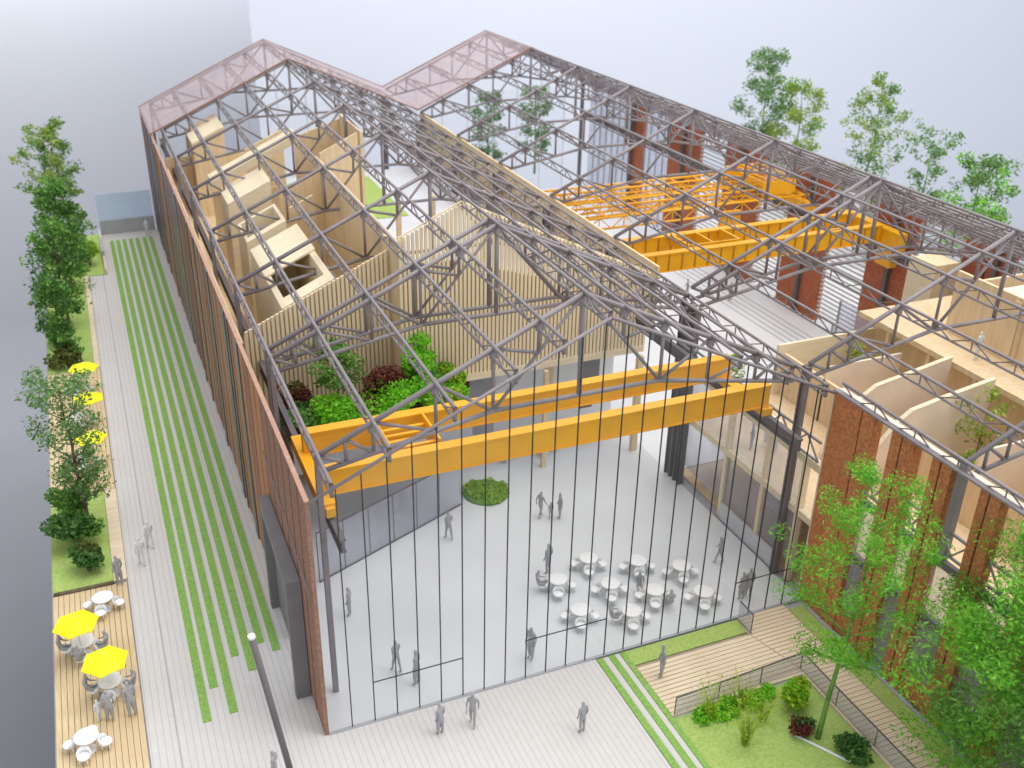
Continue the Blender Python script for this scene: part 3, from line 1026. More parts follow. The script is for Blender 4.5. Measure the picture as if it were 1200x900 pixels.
for y in (-6, -0.6, 3.4):
    part("batten", MB().box(37.9, 37.99, y, y + 0.12, 8.61, 12.2), "ply_dark", t)
    part("batten", MB().box(37.9, 37.99, y + 0.35, y + 0.75, 8.61, 12.0), "ply", t)
t = thing("timber_column_box", "slim plywood shaft beside the louvred right wall", "shaft")
part("shaft_body", MB().box(42.6, 44.6, 14.2, 16.2, 0, 9.8), "ply", t)
part("shaft_edge", MB().box(42.5, 42.597, 14.1, 16.3, 0, 9.9), "ply_light", t)

# glass panels standing on the right bay floor
for i, (x, y0, y1, z1) in enumerate(((36.6, 13.0, 16.6, 4.6), (39.6, 15.0, 18.6, 6.2), (41.9, 17.5, 21.5, 3.0))):
    t = thing("glass_screen", ["milky standing glass panel nearest the valley columns", "milky glass panel in middle of right bay floor", "milky glass panel nearest the ply shaft"][i], "glass panel")
    part("pane", MB().box(x - 0.04, x + 0.04, y0, y1, 0.0, z1), "glass_mid", t)
    part("frame_bar", MB().box(x - 0.06, x + 0.06, y1 + 0.003, y1 + 0.10, 0, z1), "concrete", t)
t = thing("floor_rails", "dark parallel tracks set in the right bay floor", "tracks")
for k2 in range(5):
    part("rail", MB().box(41.1 + k2 * 0.62, 41.18 + k2 * 0.62, 19.0, 46, 0.0, 0.03), "concrete", t)

# ------------------------------------------------------------------ rear right wall: brick piers, louvres, glass
rr = thing("side_wall", "far right side wall of red brick piers and white louvres", "wall")
XW = 45.85
for ya, yb in ((57.0, 59.6), (46.7, 51.9), (37.4, 42.5), (28.2, 33.2), (19.4, 23.6), (11.4, 15.2), (2.0, 6.0), (-6.0, -2.0)):
    ym = (ya + yb) / 2
    part("brick_pier", MB().box(XW, XW + 0.5, ya, ym - 0.06, 0, 11.2), "brick_far", rr)
    part("brick_pier", MB().box(XW, XW + 0.5, ym + 0.06, yb, 0, 11.2), "brick_far", rr)
    part("movement_joint", MB().box(XW + 0.06, XW + 0.45, ym - 0.059, ym + 0.059, 0, 11.2), "black", rr)
LOUVRE = plain("louvre_grey", (0.52, 0.53, 0.55), 0.6)
M["louvre"] = LOUVRE
for ya, yb in ((42.5, 46.7), (33.2, 37.4), (23.6, 28.2), (15.2, 19.4), (6.0, 11.4)):
    z = 0.5
    while z < 10.9:
        boxpart("louvre", (0.16, yb - ya, 0.11), "louvre", rr, (XW + 0.2, (ya + yb) / 2, z))
        z += 0.36
for ya, yb in ((51.9, 57.0), (59.6, 69.0)):
    nn = 4 if yb < 58 else 7
    for q in range(nn):
        a, b = ya + (yb - ya) * q / nn, ya + (yb - ya) * (q + 1) / nn
        part("pane", MB().box(XW + 0.2, XW + 0.24, a + 0.04, b - 0.04, 0, 11.0), "glass_mid", rr)
        part("mullion", MB().box(XW + 0.15, XW + 0.29, a - 0.04, a + 0.04, 0, 11.0), "concrete", rr)
part("eave_beam", MB().box(XW - 0.02, XW + 0.55, -16, 69.2, 11.203, 11.4), "steel", rr)
# far gable glazing
t = thing("end_glazing", "clear glass end wall of hall with thin bars", "glass wall")
for q in range(16):
    x = 1.2 + q * 2.8
    if abs(x - W) > 0.5:
        part("mullion", MB().box(x - 0.03, x + 0.03, 69.45, 69.51, 0, ztop(x if x < W else x - OFF2, 0.1)), "offwhite", t)
    if x + 2.8 < 45:
        part("pane", MB().box(x + 0.04, x + 2.76, 69.47, 69.49, 0, 11.0), "glass", t)

# leaning post in the left foreground
t = thing("leaning_post", "thin brown post leaning in the paving at bottom", "post")
part("shaft", MB().bar((-1.83, -2.6, 0.0), (-2.75, -2.45, 7.9), 0.13, 8), "steel_dark", t)
part("end_cap", MB().bar((-2.75, -2.45, 7.9), (-2.764, -2.447, 8.02), 0.135, 8), "white", t)

exec_later = True
# ------------------------------------------------------------------ people
def skin_person(name, joints, edges, radii, mat):
    me = bpy.data.meshes.new(name + "_cage")
    me.from_pydata(joints, edges, [])
    o = bpy.data.objects.new(name + "_cage", me)
    COL.objects.link(o)
    md = o.modifiers.new("s", 'SKIN')
    md.use_smooth_shade = True
    o.modifiers.new("d", 'SUBSURF').levels = 1
    for i, r in enumerate(radii):
        v = me.skin_vertices[0].data[i]
        v.radius = r if isinstance(r, tuple) else (r, r)
        v.use_root = (i == 0)
    dg = bpy.context.evaluated_depsgraph_get()
    dg.update()
    out = bpy.data.meshes.new_from_object(o.evaluated_get(dg))
    out.name = name
    out.materials.clear()
    out.materials.append(M[mat])
    bpy.data.objects.remove(o)
    return out


def figure(pose):
    J, E, Rd = [], [], []

    def a(p, r, par=None):
        J.append(p)
        Rd.append(r)
        if par is not None:
            E.append((par, len(J) - 1))
        return len(J) - 1
    if pose == "sit":
        hz = 0.50
        pel = a((0, 0, hz), (0.15, 0.11))
        ab = a((0, -0.02, hz + 0.22), (0.14, 0.10), pel)
        ch = a((0, 0.0, hz + 0.42), (0.17, 0.11), ab)
        nk = a((0, 0.02, hz + 0.58), 0.06, ch)
        hd = a((0, 0.05, hz + 0.70), 0.10, nk)
        a((0, 0.05, hz + 0.80), 0.08, hd)
        for s in (-1, 1):
            sh = a((s * 0.20, 0.0, hz + 0.48), 0.065, ch)
            el = a((s * 0.24, 0.12, hz + 0.24), 0.048, sh)
            wr = a((s * 0.17, 0.34, hz + 0.26), 0.036, el)
            a((s * 0.15, 0.44, hz + 0.27), 0.034, wr)
            hp = a((s * 0.10, 0.06, hz), 0.095, pel)
            kn = a((s * 0.12, 0.46, hz - 0.02), 0.07, hp)
            an = a((s * 0.12, 0.46, 0.08), 0.046, kn)
            a((s * 0.13, 0.62, 0.04), 0.04, an)
    else:
        st = dict(stand=(0.0, 0.0), walk=(0.20, -0.20), coat=(0.04, -0.03))[pose]
        pel = a((0, 0, 0.92), (0.15, 0.11))
        ab = a((0, 0, 1.12), (0.13, 0.095), pel)
        ch = a((0, 0, 1.36), (0.175, 0.115), ab)
        nk = a((0, 0.01, 1.52), 0.058, ch)
        hd = a((0, 0.03, 1.63), 0.095, nk)
        a((0, 0.03, 1.73), 0.075, hd)
        for s, d in ((-1, st[0]), (1, st[1])):
            sh = a((s * 0.20, 0, 1.42), 0.065, ch)
            el = a((s * 0.25, -d * 0.6 - 0.02, 1.14), 0.048, sh)
            wr = a((s * 0.24, -d + 0.08, 0.90), 0.036, el)
            a((s * 0.235, -d + 0.11, 0.80), 0.036, wr)
            hp = a((s * 0.095, 0, 0.86), 0.10 if pose != "coat" else 0.13, pel)
            kn = a((s * 0.105, d * 0.55 + 0.02, 0.48), 0.068 if pose != "coat" else 0.10, hp)
            an = a((s * 0.105, d - 0.02, 0.09), 0.045, kn)
            a((s * 0.115, d + 0.13, 0.04), 0.04, an)
    return skin_person("person_" + pose, J, E, Rd, "figure")


POSE = {p: figure(p) for p in ("stand", "walk", "coat", "sit")}
POSEW = {}
for p in ("stand", "walk"):
    c = POSE[p].copy()
    c.materials.clear()
    c.materials.append(M["figure_w"])
    POSEW[p] = c


def person(label, x, y, z=0.0, pose="stand", rz=0.0, sc=1.0, white=False, group="scale figures standing around the model"):
    o = link("person", (POSEW if white and pose in POSEW else POSE)[pose], None, (x, y, z))
    o.rotation_euler = (0, 0, rz)
    o.scale = (sc * 0.88, sc * 0.9, sc * 0.95)
    return tag(o, label, "person", group)


for a in [
    ("grey figure standing on front paving, left one of the pair by glass", 4.19, -1.64, 0, "coat", 0.4),
    ("grey figure walking on front paving, right one of the pair by glass", 5.59, -1.65, 0, "walk", 2.6, 1.04),
    ("lone grey figure on the front paving farthest from the glass", 9.59, -3.7, 0, "stand", 0.2),
    ("tall pale figure standing on timber terrace beside the grass strips", 14.25, -2.12, 0.02, "coat", 1.2, 1.1),
    ("slim grey figure just inside the glass wall, left of a pair", 3.59, 2.46, 0, "walk", 0.3, 1.05),
    ("grey figure with raised shoulders just inside glass wall, right of a pair", 4.18, 1.38, 0, "coat", 0.8, 1.15),
    ("pale figure standing alone near the left partition inside the hall", 2.64, 6.87, 0, "stand", 1.0),
    ("pale figure standing in front of the round green planter", 9.01, 10.89, 0, "walk", 0.1, 1.05),
    ("dark figure standing against the glass left of the cafe tables", 9.38, 1.03, 0, "coat", 2.0, 1.1),
    ("adult figure at the left of the family group", 14.33, 11.01, 0, "walk", -1.2),
    ("child figure in the middle of the family group", 14.78, 10.66, 0, "stand", 0.0, 0.66),
    ("adult figure at the right of the family group", 15.29, 10.54, 0, "coat", 1.4),
    ("pale tall figure standing behind the leftmost cafe table", 12.66, 6.35, 0, "stand", 0.4, 1.1),
    ("grey figure walking near right wing inside the hall", 21.15, 3.91, 0, "walk", 0.6),
    ("left figure of the couple at the right end of glass wall", 20.55, 1.05, 0, "coat", 0.2),
    ("right figure of the couple at the right end of glass wall", 20.98, 1.1, 0, "coat", -0.3, 1.04),
    ("grey figure at the corner of near lawn and table deck", -7.15, 13.15, 0.02, "coat", 0.5, 1.05),
    ("pale figure on the side paving, left of a strolling pair", -6.03, 14.43, 0, "walk", 0.0, 1.0, True),
    ("pale figure on the side paving, right of a strolling pair", -5.5, 15.76, 0, "walk", 0.2, 1.0, True),
    ("grey figure at the foot of the leaning post", -2.45, -1.6, 0, "stand", 1.0),
    ("tiny white figure at the far end of side paving", -1.2, 67.2, 0, "stand", 0.0, 1.0, True),
    ("grey figure on right bay floor, nearest the tracks", 38.97, 36.0, 0, "walk", 1.0),
    ("grey figure on right bay floor beside another by a column", 41.9, 34.0, 0, "coat", 0.4),
    ("pale figure on right bay floor under the ribbed crane", 40.4, 21.6, 0, "stand", 0.4, 1.0, True),
    ("grey figure on the upper floor of right wing by the gable truss", 30.3, 8.9, 4.26, "coat", 0.3, 1.05),
    ("pale figure against the tall ply room wall", 36.6, 4.6, 8.61, "stand", 0.0, 1.0, True),
    ("white figure on first floor of right wing behind glass", 24.6, 8.9, 4.25, "stand", 1.0, 1.0, True),
    ("grey figure on first floor of right wing behind glass", 24.7, 7.1, 4.25, "coat", 1.0),
]:
    person(*a)

# ------------------------------------------------------------------ cafe tables, chairs, parasols
TT = MB().lathe([(0.0, 0.68), (0.45, 0.68), (0.475, 0.70), (0.475, 0.73), (0.45, 0.745), (0.0, 0.745)], 24).mesh("table_top", "white_pl")
TS = MB().lathe([(0.07, 0.03), (0.05, 0.3), (0.06, 0.68)], 10).mesh("stem", "white_pl")
TB = MB().lathe([(0.0, 0.05), (0.2, 0.045), (0.3, 0.02), (0.31, 0.0)], 16).mesh("foot", "white_pl")


def chair_meshes():
    seat = MB().lathe([(0.0, 0.34), (0.22, 0.34), (0.29, 0.38), (0.30, 0.44), (0.26, 0.46), (0.0, 0.45)], 16)
    back = MB()
    n = 11
    v = []
    for i in range(n):
        t = math.pi * (1.0 + i / (n - 1)) - 0.0
        hgt = 0.46 + 0.30 * math.sin(math.pi * i / (n - 1)) ** 0.5
        for r in (0.27, 0.325):
            for z in (0.40, hgt):
                v.append((r * math.cos(t) * 1.05, r * math.sin(t) * 1.05, z))
    f = []
    for i in range(n - 1):
        a, b = 4 * i, 4 * i + 4
        f += [(a, a + 1, b + 1, b), (a + 2, b + 2, b + 3, a + 3), (a + 1, a + 3, b + 3, b + 1), (a, b, b + 2, a + 2)]
    f += [(0, 2, 3, 1), (4 * n - 4, 4 * n - 3, 4 * n - 1, 4 * n - 2)]
    back.add(v, f, True)
    leg = MB().bar((0, 0, 0), (0, 0, 0.35), 0.025, 6)
    return seat.mesh("seat", "white_pl"), back.mesh("backrest", "white_pl"), leg.mesh("leg", "white_pl")


CS, CB, CL = chair_meshes()


def make_chair(label, x, y, z, rz, group):
    t = thing("chair", label, "chair", (x, y, z), rz, group)
    t.scale = (0.84, 0.84, 0.84)
    link("seat", CS, t)
    link("backrest", CB, t)
    for sx, sy in ((-1, -1), (1, -1), (-1, 1), (1, 1)):
        link("leg", CL, t, (sx * 0.17, sy * 0.17, 0))
    return t


CH0 = None


def table_set(desc, x, y, rz, chairs=(0, 1, 2, 3), z=0.0, where="deck"):
    grp = "round white cafe tables on the " + where
    t = thing("cafe_table", "round white table, " + desc, "table", (x, y, z), rz, grp)
    link("table_top", TT, t)
    link("stem", TS, t)
    link("foot", TB, t)
    sides = {0: "far-side", 1: "left-side", 2: "near-side", 3: "right-side"}
    for k in chairs:
        an = rz + math.pi / 2 + k * math.pi / 2
        r = 0.69
        make_chair("%s white chair, table %s" % (sides[k], desc), x + r * math.cos(an), y + r * math.sin(an), z, an - math.pi / 2 + math.pi + math.pi, "white tub chairs at the " + where + " tables")
    return t


table_set("nearest the near lawn on left deck", -7.95, 11.5, -0.25, z=0.02)
table_set("under the yellow parasol at the left deck edge", -8.9, 8.6, -0.25, z=0.02)
table_set("under the yellow parasol in the middle of left deck", -7.95, 5.6, -0.2, z=0.02)
table_set("at bottom of the left deck", -9.0, 2.75, -0.25, z=0.02)
table_set("under the farthest yellow parasol", -8.3, 35.2, -0.2, z=0.02)
table_set("under the middle parasol of far deck", -8.3, 30.6, -0.2, z=0.02)
table_set("under the far deck parasol hidden behind tree", -8.3, 25.4, -0.2, z=0.02)
for desc, x, y in (("at back left of the hall tables", 14.69, 5.92), ("at back middle of the hall tables", 16.88, 4.83), ("at back right of the hall tables", 18.72, 3.67),
                   ("leftmost of the hall tables with a seated figure", 12.52, 4.95), ("in the centre of hall tables", 14.75, 3.72), ("with two seated figures among hall tables", 16.52, 2.5),
                   ("at the right end of hall tables nearest glass", 18.65, 1.52), ("front left of the hall tables", 12.54, 2.5), ("front middle of hall tables nearest glass", 14.73, 1.55),
                   ("left one behind the orange crane", 14.9, 17.6), ("right one behind the orange crane", 17.4, 17.4)):
    table_set(desc, x, y, -0.35 + random.uniform(-0.08, 0.08), where="hall floor")

for a in [
    ("grey figure seated on left chair under the left edge parasol", -9.88, 8.85, 0.02, "sit", -1.8),
    ("grey figure seated on right chair under the left edge parasol", -7.95, 8.35, 0.02, "sit", 1.4),
    ("grey figure seated on near chair under the left edge parasol", -9.15, 7.66, 0.02, "sit", -0.25),
    ("grey figure seated on left chair under the mid deck parasol", -8.9, 5.8, 0.02, "sit", -1.8),
    ("grey figure seated on right chair under the mid deck parasol", -7.0, 5.4, 0.02, "sit", 1.4),
    ("tall grey figure standing right of mid deck parasol", -7.25, 3.95, 0.02, "coat", 0.4, 1.12),
    ("grey figure standing in front of the mid deck parasol table", -8.1, 4.0, 0.02, "coat", 0.1, 1.0),
    ("pale figure squatting beside mid deck parasol table", -8.5, 4.15, 0.02, "stand", 0.5, 0.7, True),
    ("grey figure seated at the leftmost hall table", 11.6, 5.3, 0, "sit", -1.9),
    ("grey figure seated on far side among hall tables", 16.2, 3.42, 0, "sit", 2.8),
    ("grey figure seated on near side among hall tables", 16.9, 1.6, 0, "sit", -0.3),
    ("dark figure seated at the front middle hall table", 13.8, 1.85, 0, "sit", -1.9),
]:
    person(*a, group="seated and gathered figures at tables") if len(a) < 9 else person(*a)


def parasol(label, x, y, rz, z=0.02, r=0.98, h=2.35):
    t = thing("parasol", label, "parasol", (x, y, z), rz, "yellow parasols on the timber decks")
    part("pole", MB().bar((0, 0, 0), (0, 0, h), 0.03, 8), "white_pl", t)
    n = 6
    for i in range(n):
        a0, a1 = 2 * math.pi * i / n, 2 * math.pi * (i + 1) / n
        p0 = (r * math.cos(a0), r * math.sin(a0))
        p1 = (r * math.cos(a1), r * math.sin(a1))
        m0 = ((p0[0] + p1[0]) / 2 * 0.985, (p0[1] + p1[1]) / 2 * 0.985)
        v = [(0, 0, h), (*p0, h - 0.42), (*m0, h - 0.40), (*p1, h - 0.42), (0, 0, h - 0.03), (*p0, h - 0.45), (*m0, h - 0.43), (*p1, h - 0.45)]
        part("canopy_panel", MB().add(v, [(0, 1, 2), (0, 2, 3), (4, 6, 5), (4, 7, 6), (1, 5, 6, 2), (2, 6, 7, 3)]), "lemon", t)
        part("rib", MB().bar((0, 0, h - 0.06), (p0[0] * 0.98, p0[1] * 0.98, h - 0.46), 0.015, 4), "white_pl", t)
    return t


parasol("yellow parasol at the left edge of near deck", -9.0, 8.35, 0.2)
parasol("yellow parasol in the middle of near deck", -7.97, 5.45, 0.3)
parasol("yellow parasol farthest away on the far deck", -7.75, 34.9, 0.2)
parasol("yellow parasol in the middle of far deck behind branches", -7.65, 30.3, 0.5)
parasol("yellow parasol nearest on far deck, half hidden by tree", -7.75, 25.1, 0.1)


# ------------------------------------------------------------------ plants
def flakes(mb, c, rad, n, size, flat=1.0, aspect=1.6, rng=random):
    """Leaf-sized faces spread through a clump."""
    for _ in range(n):
        while True:
            p = Vector((rng.uniform(-1, 1), rng.uniform(-1, 1), rng.uniform(-1, 1)))
            if p.length <= 1:
                break
        p = Vector((p.x * rad, p.y * rad, p.z * rad * flat)) + c
        a = Vector((rng.gauss(0, 1), rng.gauss(0, 1), rng.gauss(0, 0.8))).normalized()
        b = a.cross(Vector((rng.gauss(0, 1), rng.gauss(0, 1), rng.gauss(0, 1)))).normalized()
        s = size * rng.uniform(0.6, 1.3)
        a = a * s * aspect / 2
        b = b * s / 2
        mb.add([p - a, p + b, p + a, p - b], [(0, 1, 2, 3)])


def tree(name, label, cat, x, y, z, h, spread, leaf, bark, nl=2200, size=0.2, bare=0.25, limbs=14, tops=None, lean=(0, 0), clump=0.55, group=None, shape="oval", r0=0.14, mixleaf=None, seed=1, leaf_aspect=1.9):
    rng = random.Random(seed)
    t = thing(name, label, cat, (x, y, z), 0, group)
    tr = MB()
    pts = []
    n = 7
    for i in range(n):
        f = i / (n - 1)
        pts.append(Vector((lean[0] * f + rng.uniform(-1, 1) * 0.05 * h * 0.3 * f, lean[1] * f + rng.uniform(-1, 1) * 0.05 * h * 0.3 * f, h * 0.93 * f)))
    for i in range(n - 1):
        tr.bar(pts[i], pts[i + 1], r0 * (1 - 0.85 * i / (n - 1)), 7, r0 * (1 - 0.85 * (i + 1) / (n - 1)))
    cr_ = MB()
    cr2 = MB()
    tips = []
    for k in range(limbs):
        f = bare + (1 - bare) * (k + rng.random()) / limbs
        i = min(n - 2, int(f * (n - 1)))
        base = pts[i].lerp(pts[i + 1], f * (n - 1) - i)
        an = k * 2.4 + rng.uniform(-0.5, 0.5)
        g = (f - bare) / (1 - bare)
        if shape == "oval":
            ln = spread * (0.55 + 0.9 * math.sin(math.pi * min(1, 0.12 + g * 0.86))) * 0.7
        elif shape == "vase":
            ln = spread * (0.6 + 0.6 * g) * rng.uniform(0.7, 1.1)
        else:
            ln = spread * (1.05 - 0.75 * g)
        ln *= rng.uniform(0.7, 1.15)
        rise = ln * (0.55 if shape != "vase" else 1.0) * rng.uniform(0.5, 1.2)
        mid = base + Vector((math.cos(an) * ln * 0.5, math.sin(an) * ln * 0.5, rise * 0.35))
        tip = base + Vector((math.cos(an) * ln, math.sin(an) * ln, rise))
        q = r0 * 0.38 * (1 - 0.6 * g)
        tr.bar(base, mid, q, 5, q * 0.7)
        tr.bar(mid, tip, q * 0.7, 5, q * 0.25)
        tips += [(tip, 1.0), (mid.lerp(tip, 0.5), 0.8), (mid, 0.55)]
        for _ in range(3):
            d = Vector((rng.uniform(-1, 1), rng.uniform(-1, 1), rng.uniform(-0.3, 1))) * ln * 0.45
            tw = mid.lerp(tip, rng.uniform(0.2, 0.9))
            tr.bar(tw, tw + d, q * 0.35, 4, q * 0.12)
            tips.append((tw + d, 0.8))
    tips.append((pts[-1], 0.8))
    tw = sum(w_ for _, w_ in tips)
    for c, w_ in tips:
        dst = cr2 if (mixleaf and rng.random() < 0.4) else cr_
        flakes(dst, c, clump * (0.6 + 0.6 * rng.random()), int(nl * w_ / tw * rng.uniform(0.6, 1.4)), size, 0.8, leaf_aspect, rng)
    part("trunk", tr, bark, t)
    part("crown", cr_, leaf, t)
    if mixleaf and cr2.v:
        part("crown", cr2, mixleaf, t)
    return t


def bush(name, label, x, y, z, r, h, leaf, n=700, size=0.14, group=None, seed=3, mix=None, cat="shrub"):
    rng = random.Random(seed)
    t = thing(name, label, cat, (x, y, z), 0, group)
    st = MB()
    fo = MB()
    f2 = MB()
    for k in range(9):
        an = k * 2.4
        rr_ = r * rng.uniform(0.15, 0.8)
        tip = Vector((math.cos(an) * rr_, math.sin(an) * rr_, h * rng.uniform(0.5, 0.95)))
        st.bar((math.cos(an) * 0.05, math.sin(an) * 0.05, 0), tip, 0.025, 4, 0.01)
        flakes(f2 if mix and k % 3 == 0 else fo, tip * 0.85, r * 0.5, n // 9, size, 0.75 * h / max(r, h), 1.6, rng)
    part("stem", st, "bark", t)
    part("foliage", fo, leaf, t)
    if mix:
        part("foliage", f2, mix, t)
    return t


LG = "model trees along the left edge"
tree("model_tree", "loose sage-green tree over the near left deck edge", "tree", -8.35, 18.6, 0, 8.9, 1.75, "leaf_sage", "bark", 4600, 0.11, 0.2, 24, clump=0.55, group=LG, shape="vase", seed=11)
tree("model_tree", "dark bushy tree on the far left lawn nearest the camera", "tree", -9.0, 40.6, 0, 6.6, 1.1, "leaf_dark", "bark", 2600, 0.15, 0.15, 16, clump=0.6, group=LG, seed=12, mixleaf="leaf_mid")
tree("model_tree", "broad dark green tree in middle of far left lawn", "tree", -8.6, 47, 0, 8.4, 1.9, "leaf_mid", "bark", 4000, 0.17, 0.12, 20, clump=0.75, group=LG, seed=13, mixleaf="leaf_dark")
tree("model_tree", "dense dark tree behind the broad one on far left", "tree", -8.2, 55, 0, 9.5, 1.8, "leaf_dark", "bark", 4000, 0.18, 0.1, 20, clump=0.75, group=LG, seed=14, mixleaf="leaf_mid")
tree("model_tree", "tall slim tree with yellow-green top at far left", "tree", -7.9, 62.5, 0, 12.6, 1.5, "leaf_sage", "bark", 3400, 0.16, 0.1, 22, clump=0.6, group=LG, seed=15, mixleaf="leaf_yel")
tree("model_tree", "spindly pale-topped tree at the far left corner", "tree", -8.9, 66.0, 0, 11.4, 1.9, "leaf_yel", "bark", 2000, 0.15, 0.3, 18, clump=0.5, group=LG, seed=16, mixleaf="leaf_mid")
bush("shrub", "dark olive shrub at the front of near left lawn", -8.5, 14.9, 0.02, 0.85, 1.3, "leaf_dark", 900, 0.17, seed=21, mix="leaf_brown")
bush("shrub", "dense green shrub around the sage tree foot", -9.0, 17.3, 0.02, 1.3, 2.0, "leaf_dark", 1500, 0.18, seed=22, mix="leaf_mid")
bush("shrub", "mid green shrub beside the sage tree", -9.2, 19.5, 0.02, 1.1, 2.2, "leaf_mid", 1200, 0.18, seed=23)
bush("shrub", "olive brown shrub at the near end of far left lawn", -8.9, 40.0, 0.02, 1.3, 1.3, "leaf_brown", 1100, 0.2, seed=24, mix="leaf_mid")
bush("shrub", "bright green shrub beside the low far left wall", -6.6, 60.5, 0.02, 1.0, 2.2, "leaf_lime", 1000, 0.22, seed=25)
bush("shrub", "pale green shrub under the broad dark tree", -9.4, 44.0, 0.02, 1.1, 1.6, "leaf_mid", 900, 0.2, seed=26)

# planting bed inside the hall
ii = 0
for (x, y, r, h, lf, mx, lb) in [
    (2.3, 14.2, 1.1, 2.0, "leaf_mid", "leaf_dark", "dark green shrub at left end of planter bed"),
    (3.9, 13.8, 1.4, 2.3, "leaf_vivid", None, "vivid green mound near left of planter bed"),
    (5.6, 13.8, 1.4, 1.9, "leaf_vivid", "leaf_red", "vivid green mound flecked with wine leaves in planter"),
    (7.3, 14.1, 1.4, 2.4, "leaf_vivid", None, "vivid green mound in the middle of planter bed"),
    (9.0, 14.0, 1.3, 2.6, "leaf_vivid", "leaf_mid", "green mound right of planter middle"),
    (10.1, 13.9, 1.0, 2.1, "leaf_lime", "leaf_vivid", "lime shrub at right end of planter bed"),
    (10.6, 15.1, 1.0, 2.6, "leaf_lime", "leaf_mid", "round lime bush against the slats"),
    (8.9, 15.4, 1.1, 4.3, "leaf_vivid", None, "tall feathery green shrub against the slat corner"),
    (6.9, 15.3, 1.2, 3.0, "leaf_red", None, "wine red shrub along the back of planter"),
    (2.4, 15.4, 0.9, 2.8, "leaf_red", "leaf_brown", "wine red shrub at left back of planter"),
]:
    ii += 1
    bush("shrub", lb, x, y, 5.66, r * 1.12, h * 1.05, lf, 2300, 0.13, "shrubs packed in the raised planter", 40 + ii, mx)
tree("model_tree", "small dark tree rising from the planter bed", "tree", 4.6, 15.3, 5.66, 4.4, 1.2, "leaf_mid", "bark", 1500, 0.13, 0.4, 12, clump=0.45, seed=51, r0=0.08)
# round green planter on the hall floor
t = thing("moss_planter", "low round bed of bright green moss on hall floor", "planter", (12.45, 14.3, 0))
part("bed_edge", MB().lathe([(0.0, 0.14), (1.25, 0.14), (1.3, 0.10), (1.3, 0.0)], 24), "leaf_mid", t)
fo = MB()
for _ in range(60):
    a_, q_ = random.uniform(0, 6.28), 1.12 * math.sqrt(random.random())
    flakes(fo, Vector((q_ * math.cos(a_), q_ * math.sin(a_), 0.20)), 0.3, 60, 0.13, 0.5)
part("foliage", fo, "leaf_lime", t)

# trees behind the end wall and the right wall
EG = "model trees beyond the hall"
tree("model_tree", "left slender tree seen through the far glazed gable", "tree", 36.9, 76, -0.1, 10, 2.0, "leaf_sage", "bark_g", 2000, 0.2, 0.2, 14, clump=0.7, group=EG, seed=61)
tree("model_tree", "right slender tree seen through the far glazed gable", "tree", 42.8, 76, -0.1, 10.2, 2.0, "leaf_sage", "bark_g", 2000, 0.2, 0.2, 14, clump=0.7, group=EG, seed=62)
tree("model_tree", "full green tree leftmost behind the right wall", "tree", 59.5, 56.0, 0, 16.6, 3.0, "leaf_sage", "bark_g", 6500, 0.16, 0.2, 20, clump=0.9, group=EG, seed=63, mixleaf="leaf_sage")
tree("model_tree", "green tree joined to right of the leftmost behind wall", "tree", 60.6, 51.8, 0, 14.2, 2.7, "leaf_yel", "bark_g", 4600, 0.16, 0.2, 18, clump=0.8, group=EG, seed=64, mixleaf="leaf_mid")
tree("model_tree", "slim airy tree standing alone behind right wall", "tree", 60, 40.5, 0, 16.4, 2.7, "leaf_sage", "bark_g", 4200, 0.155, 0.3, 20, clump=0.7, group=EG, seed=65, mixleaf="leaf_yel")
tree("model_tree", "small twiggy tree behind right wall between taller trees", "tree", 60, 33.5, 0, 12.2, 2.2, "leaf_sage", "bark_g", 2400, 0.15, 0.3, 12, clump=0.6, group=EG, seed=66, shape="vase")
tree("model_tree", "bright bushy tree at the right picture edge behind wall", "tree", 59, 27.0, 0, 13.0, 2.9, "leaf_sage", "bark_g", 5200, 0.155, 0.25, 16, clump=0.85, group=EG, seed=67, mixleaf="leaf_vivid")
bush("shrub", "low green bush between the airy and twiggy trees", 59, 37.5, 0, 2.2, 6.8, "leaf_mid", 1400, 0.26, seed=68)
bush("shrub", "low pale bush left of the airy tree", 59.5, 44.5, 0, 2.2, 8.0, "leaf_yel", 1100, 0.26, seed=69)

# front garden
tree("model_tree", "tall bright green tree with forked trunk in front garden", "tree", 18.45, -7.53, -0.06, 12.2, 2.5, "leaf_fresh", "bark_g", 10500, 0.055, 0.28, 28, clump=0.55, leaf_aspect=3.4, seed=71, lean=(1.6, 0.6), shape="oval", r0=0.12, group="garden trees")
tree("model_tree", "large blurred green tree at the bottom right corner", "tree", 22.0, -14.2, -0.06, 11.0, 4.7, "leaf_fresh", "bark_g", 60000, 0.065, 0.02, 46, clump=1.0, leaf_aspect=3.2, seed=72, lean=(0.5, 0.8), r0=0.2, group="garden trees", mixleaf="leaf_mid")
bush("shrub", "lime shrub with red flecks in front garden corner", 18.6, -5.7, -0.06, 0.85, 1.25, "leaf_lime", 1500, 0.12, seed=73, mix="leaf_vivid")
bush("shrub", "small wine-dark shrub below the lime shrub", 18.0, -7.0, -0.06, 0.6, 0.6, "leaf_red", 600, 0.12, seed=74, mix="leaf_dark")
bush("shrub", "dark green shrub at foot of forked garden tree", 19.2, -8.6, -0.06, 0.9, 0.6, "leaf_dark", 900, 0.12, seed=75)
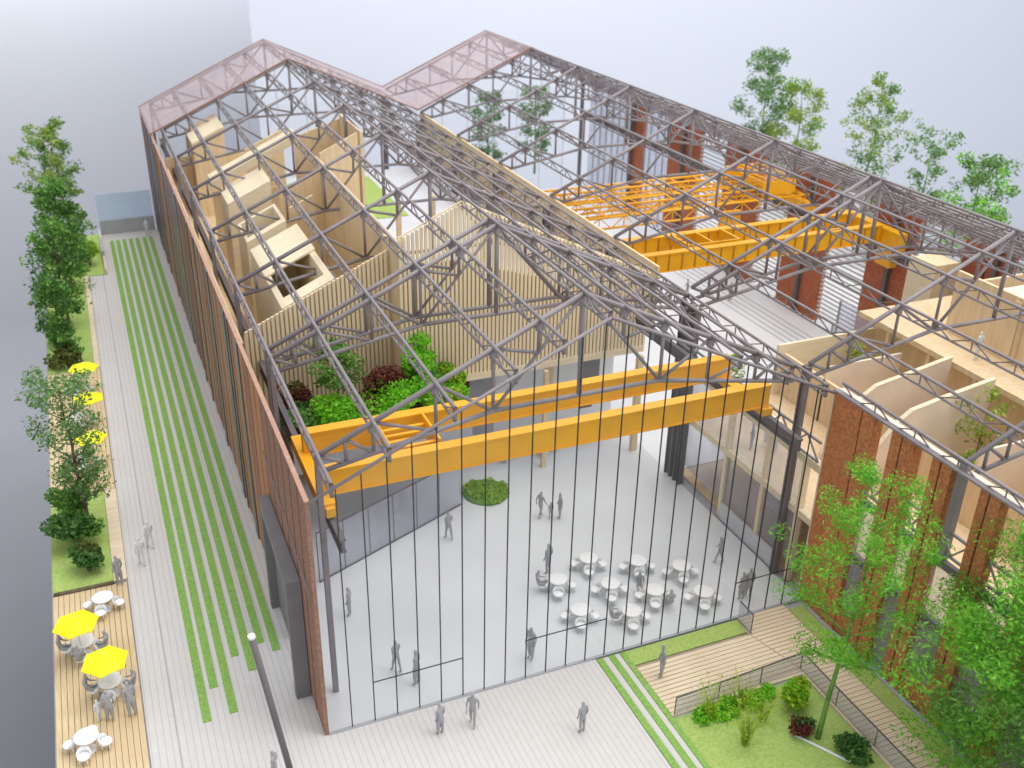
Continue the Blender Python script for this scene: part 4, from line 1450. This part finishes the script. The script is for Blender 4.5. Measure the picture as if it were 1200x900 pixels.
for i, (x, y, n, hh) in enumerate(((14.9, -5.0, 46, 1.9), (15.5, -6.7, 60, 2.2), (16.4, -4.9, 46, 1.7), (16.9, -5.9, 40, 1.5))):
    rng = random.Random(80 + i)
    t = thing("ornamental_grass", ["lime grass clump nearest the grass strips", "tall lime grass clump nearest the camera", "lime grass clump against the balustrade", "low lime grass clump beside the lime shrub"][i], "grass", (x, y, -0.06), 0, "ornamental grasses in the front garden")
    m = MB()
    for _ in range(n):
        an = rng.uniform(0, 6.28)
        ln = rng.uniform(0.3, 0.9)
        b0 = Vector((rng.uniform(-.12, .12), rng.uniform(-.12, .12), 0))
        p1 = b0 + Vector((math.cos(an) * ln * 0.4, math.sin(an) * ln * 0.4, hh * rng.uniform(0.4, 0.6)))
        p2 = p1 + Vector((math.cos(an) * ln * 0.7, math.sin(an) * ln * 0.7, hh * rng.uniform(0.05, 0.4)))
        m.bar(b0, p1, 0.013, 3, 0.010).bar(p1, p2, 0.010, 3, 0.003)
        flakes(m, p2, 0.10, 3, 0.04, 1, 3.5, rng)
    part("blades", m, "leaf_yel2", t)
fo = MB()
for _ in range(40):
    flakes(fo, Vector((random.uniform(14.5, 18.5), random.uniform(-5.2, -4.5), 0.1)), 0.35, 40, 0.13, 0.5)
struct("ground_cover", fo, "leaf_vivid", None, "stuff")
t = tag(link("garden_pipe", MB().bar((17.6, -7.0, 0.0), (18.9, -9.2, 0.0), 0.06, 6).mesh("garden_pipe", "white")), "pale thin strip lying across the front lawn", "strip")

# courtyard plants in the right wing
for i, (x, y, z, h, s) in enumerate(((31.5, 18.9, 0, 3.4, 0.9), (34.0, 10.2, 4.26, 3.0, 0.9), (33.6, 0.7, 4.26, 4.6, 1.3), (31.0, -0.9, 4.26, 2.6, 0.8))):
    tree("model_tree", ["small pale tree on right bay floor by the tracks", "small sparse tree behind the farther partition", "yellow-green sparse tree in front of nearer partition", "tiny sparse tree near the garden brick wall"][i], "tree", x, y, z, h, s, "leaf_yel", "bark", 420, 0.15, 0.35, 9, clump=0.4, seed=90 + i, r0=0.06, group="small courtyard trees")
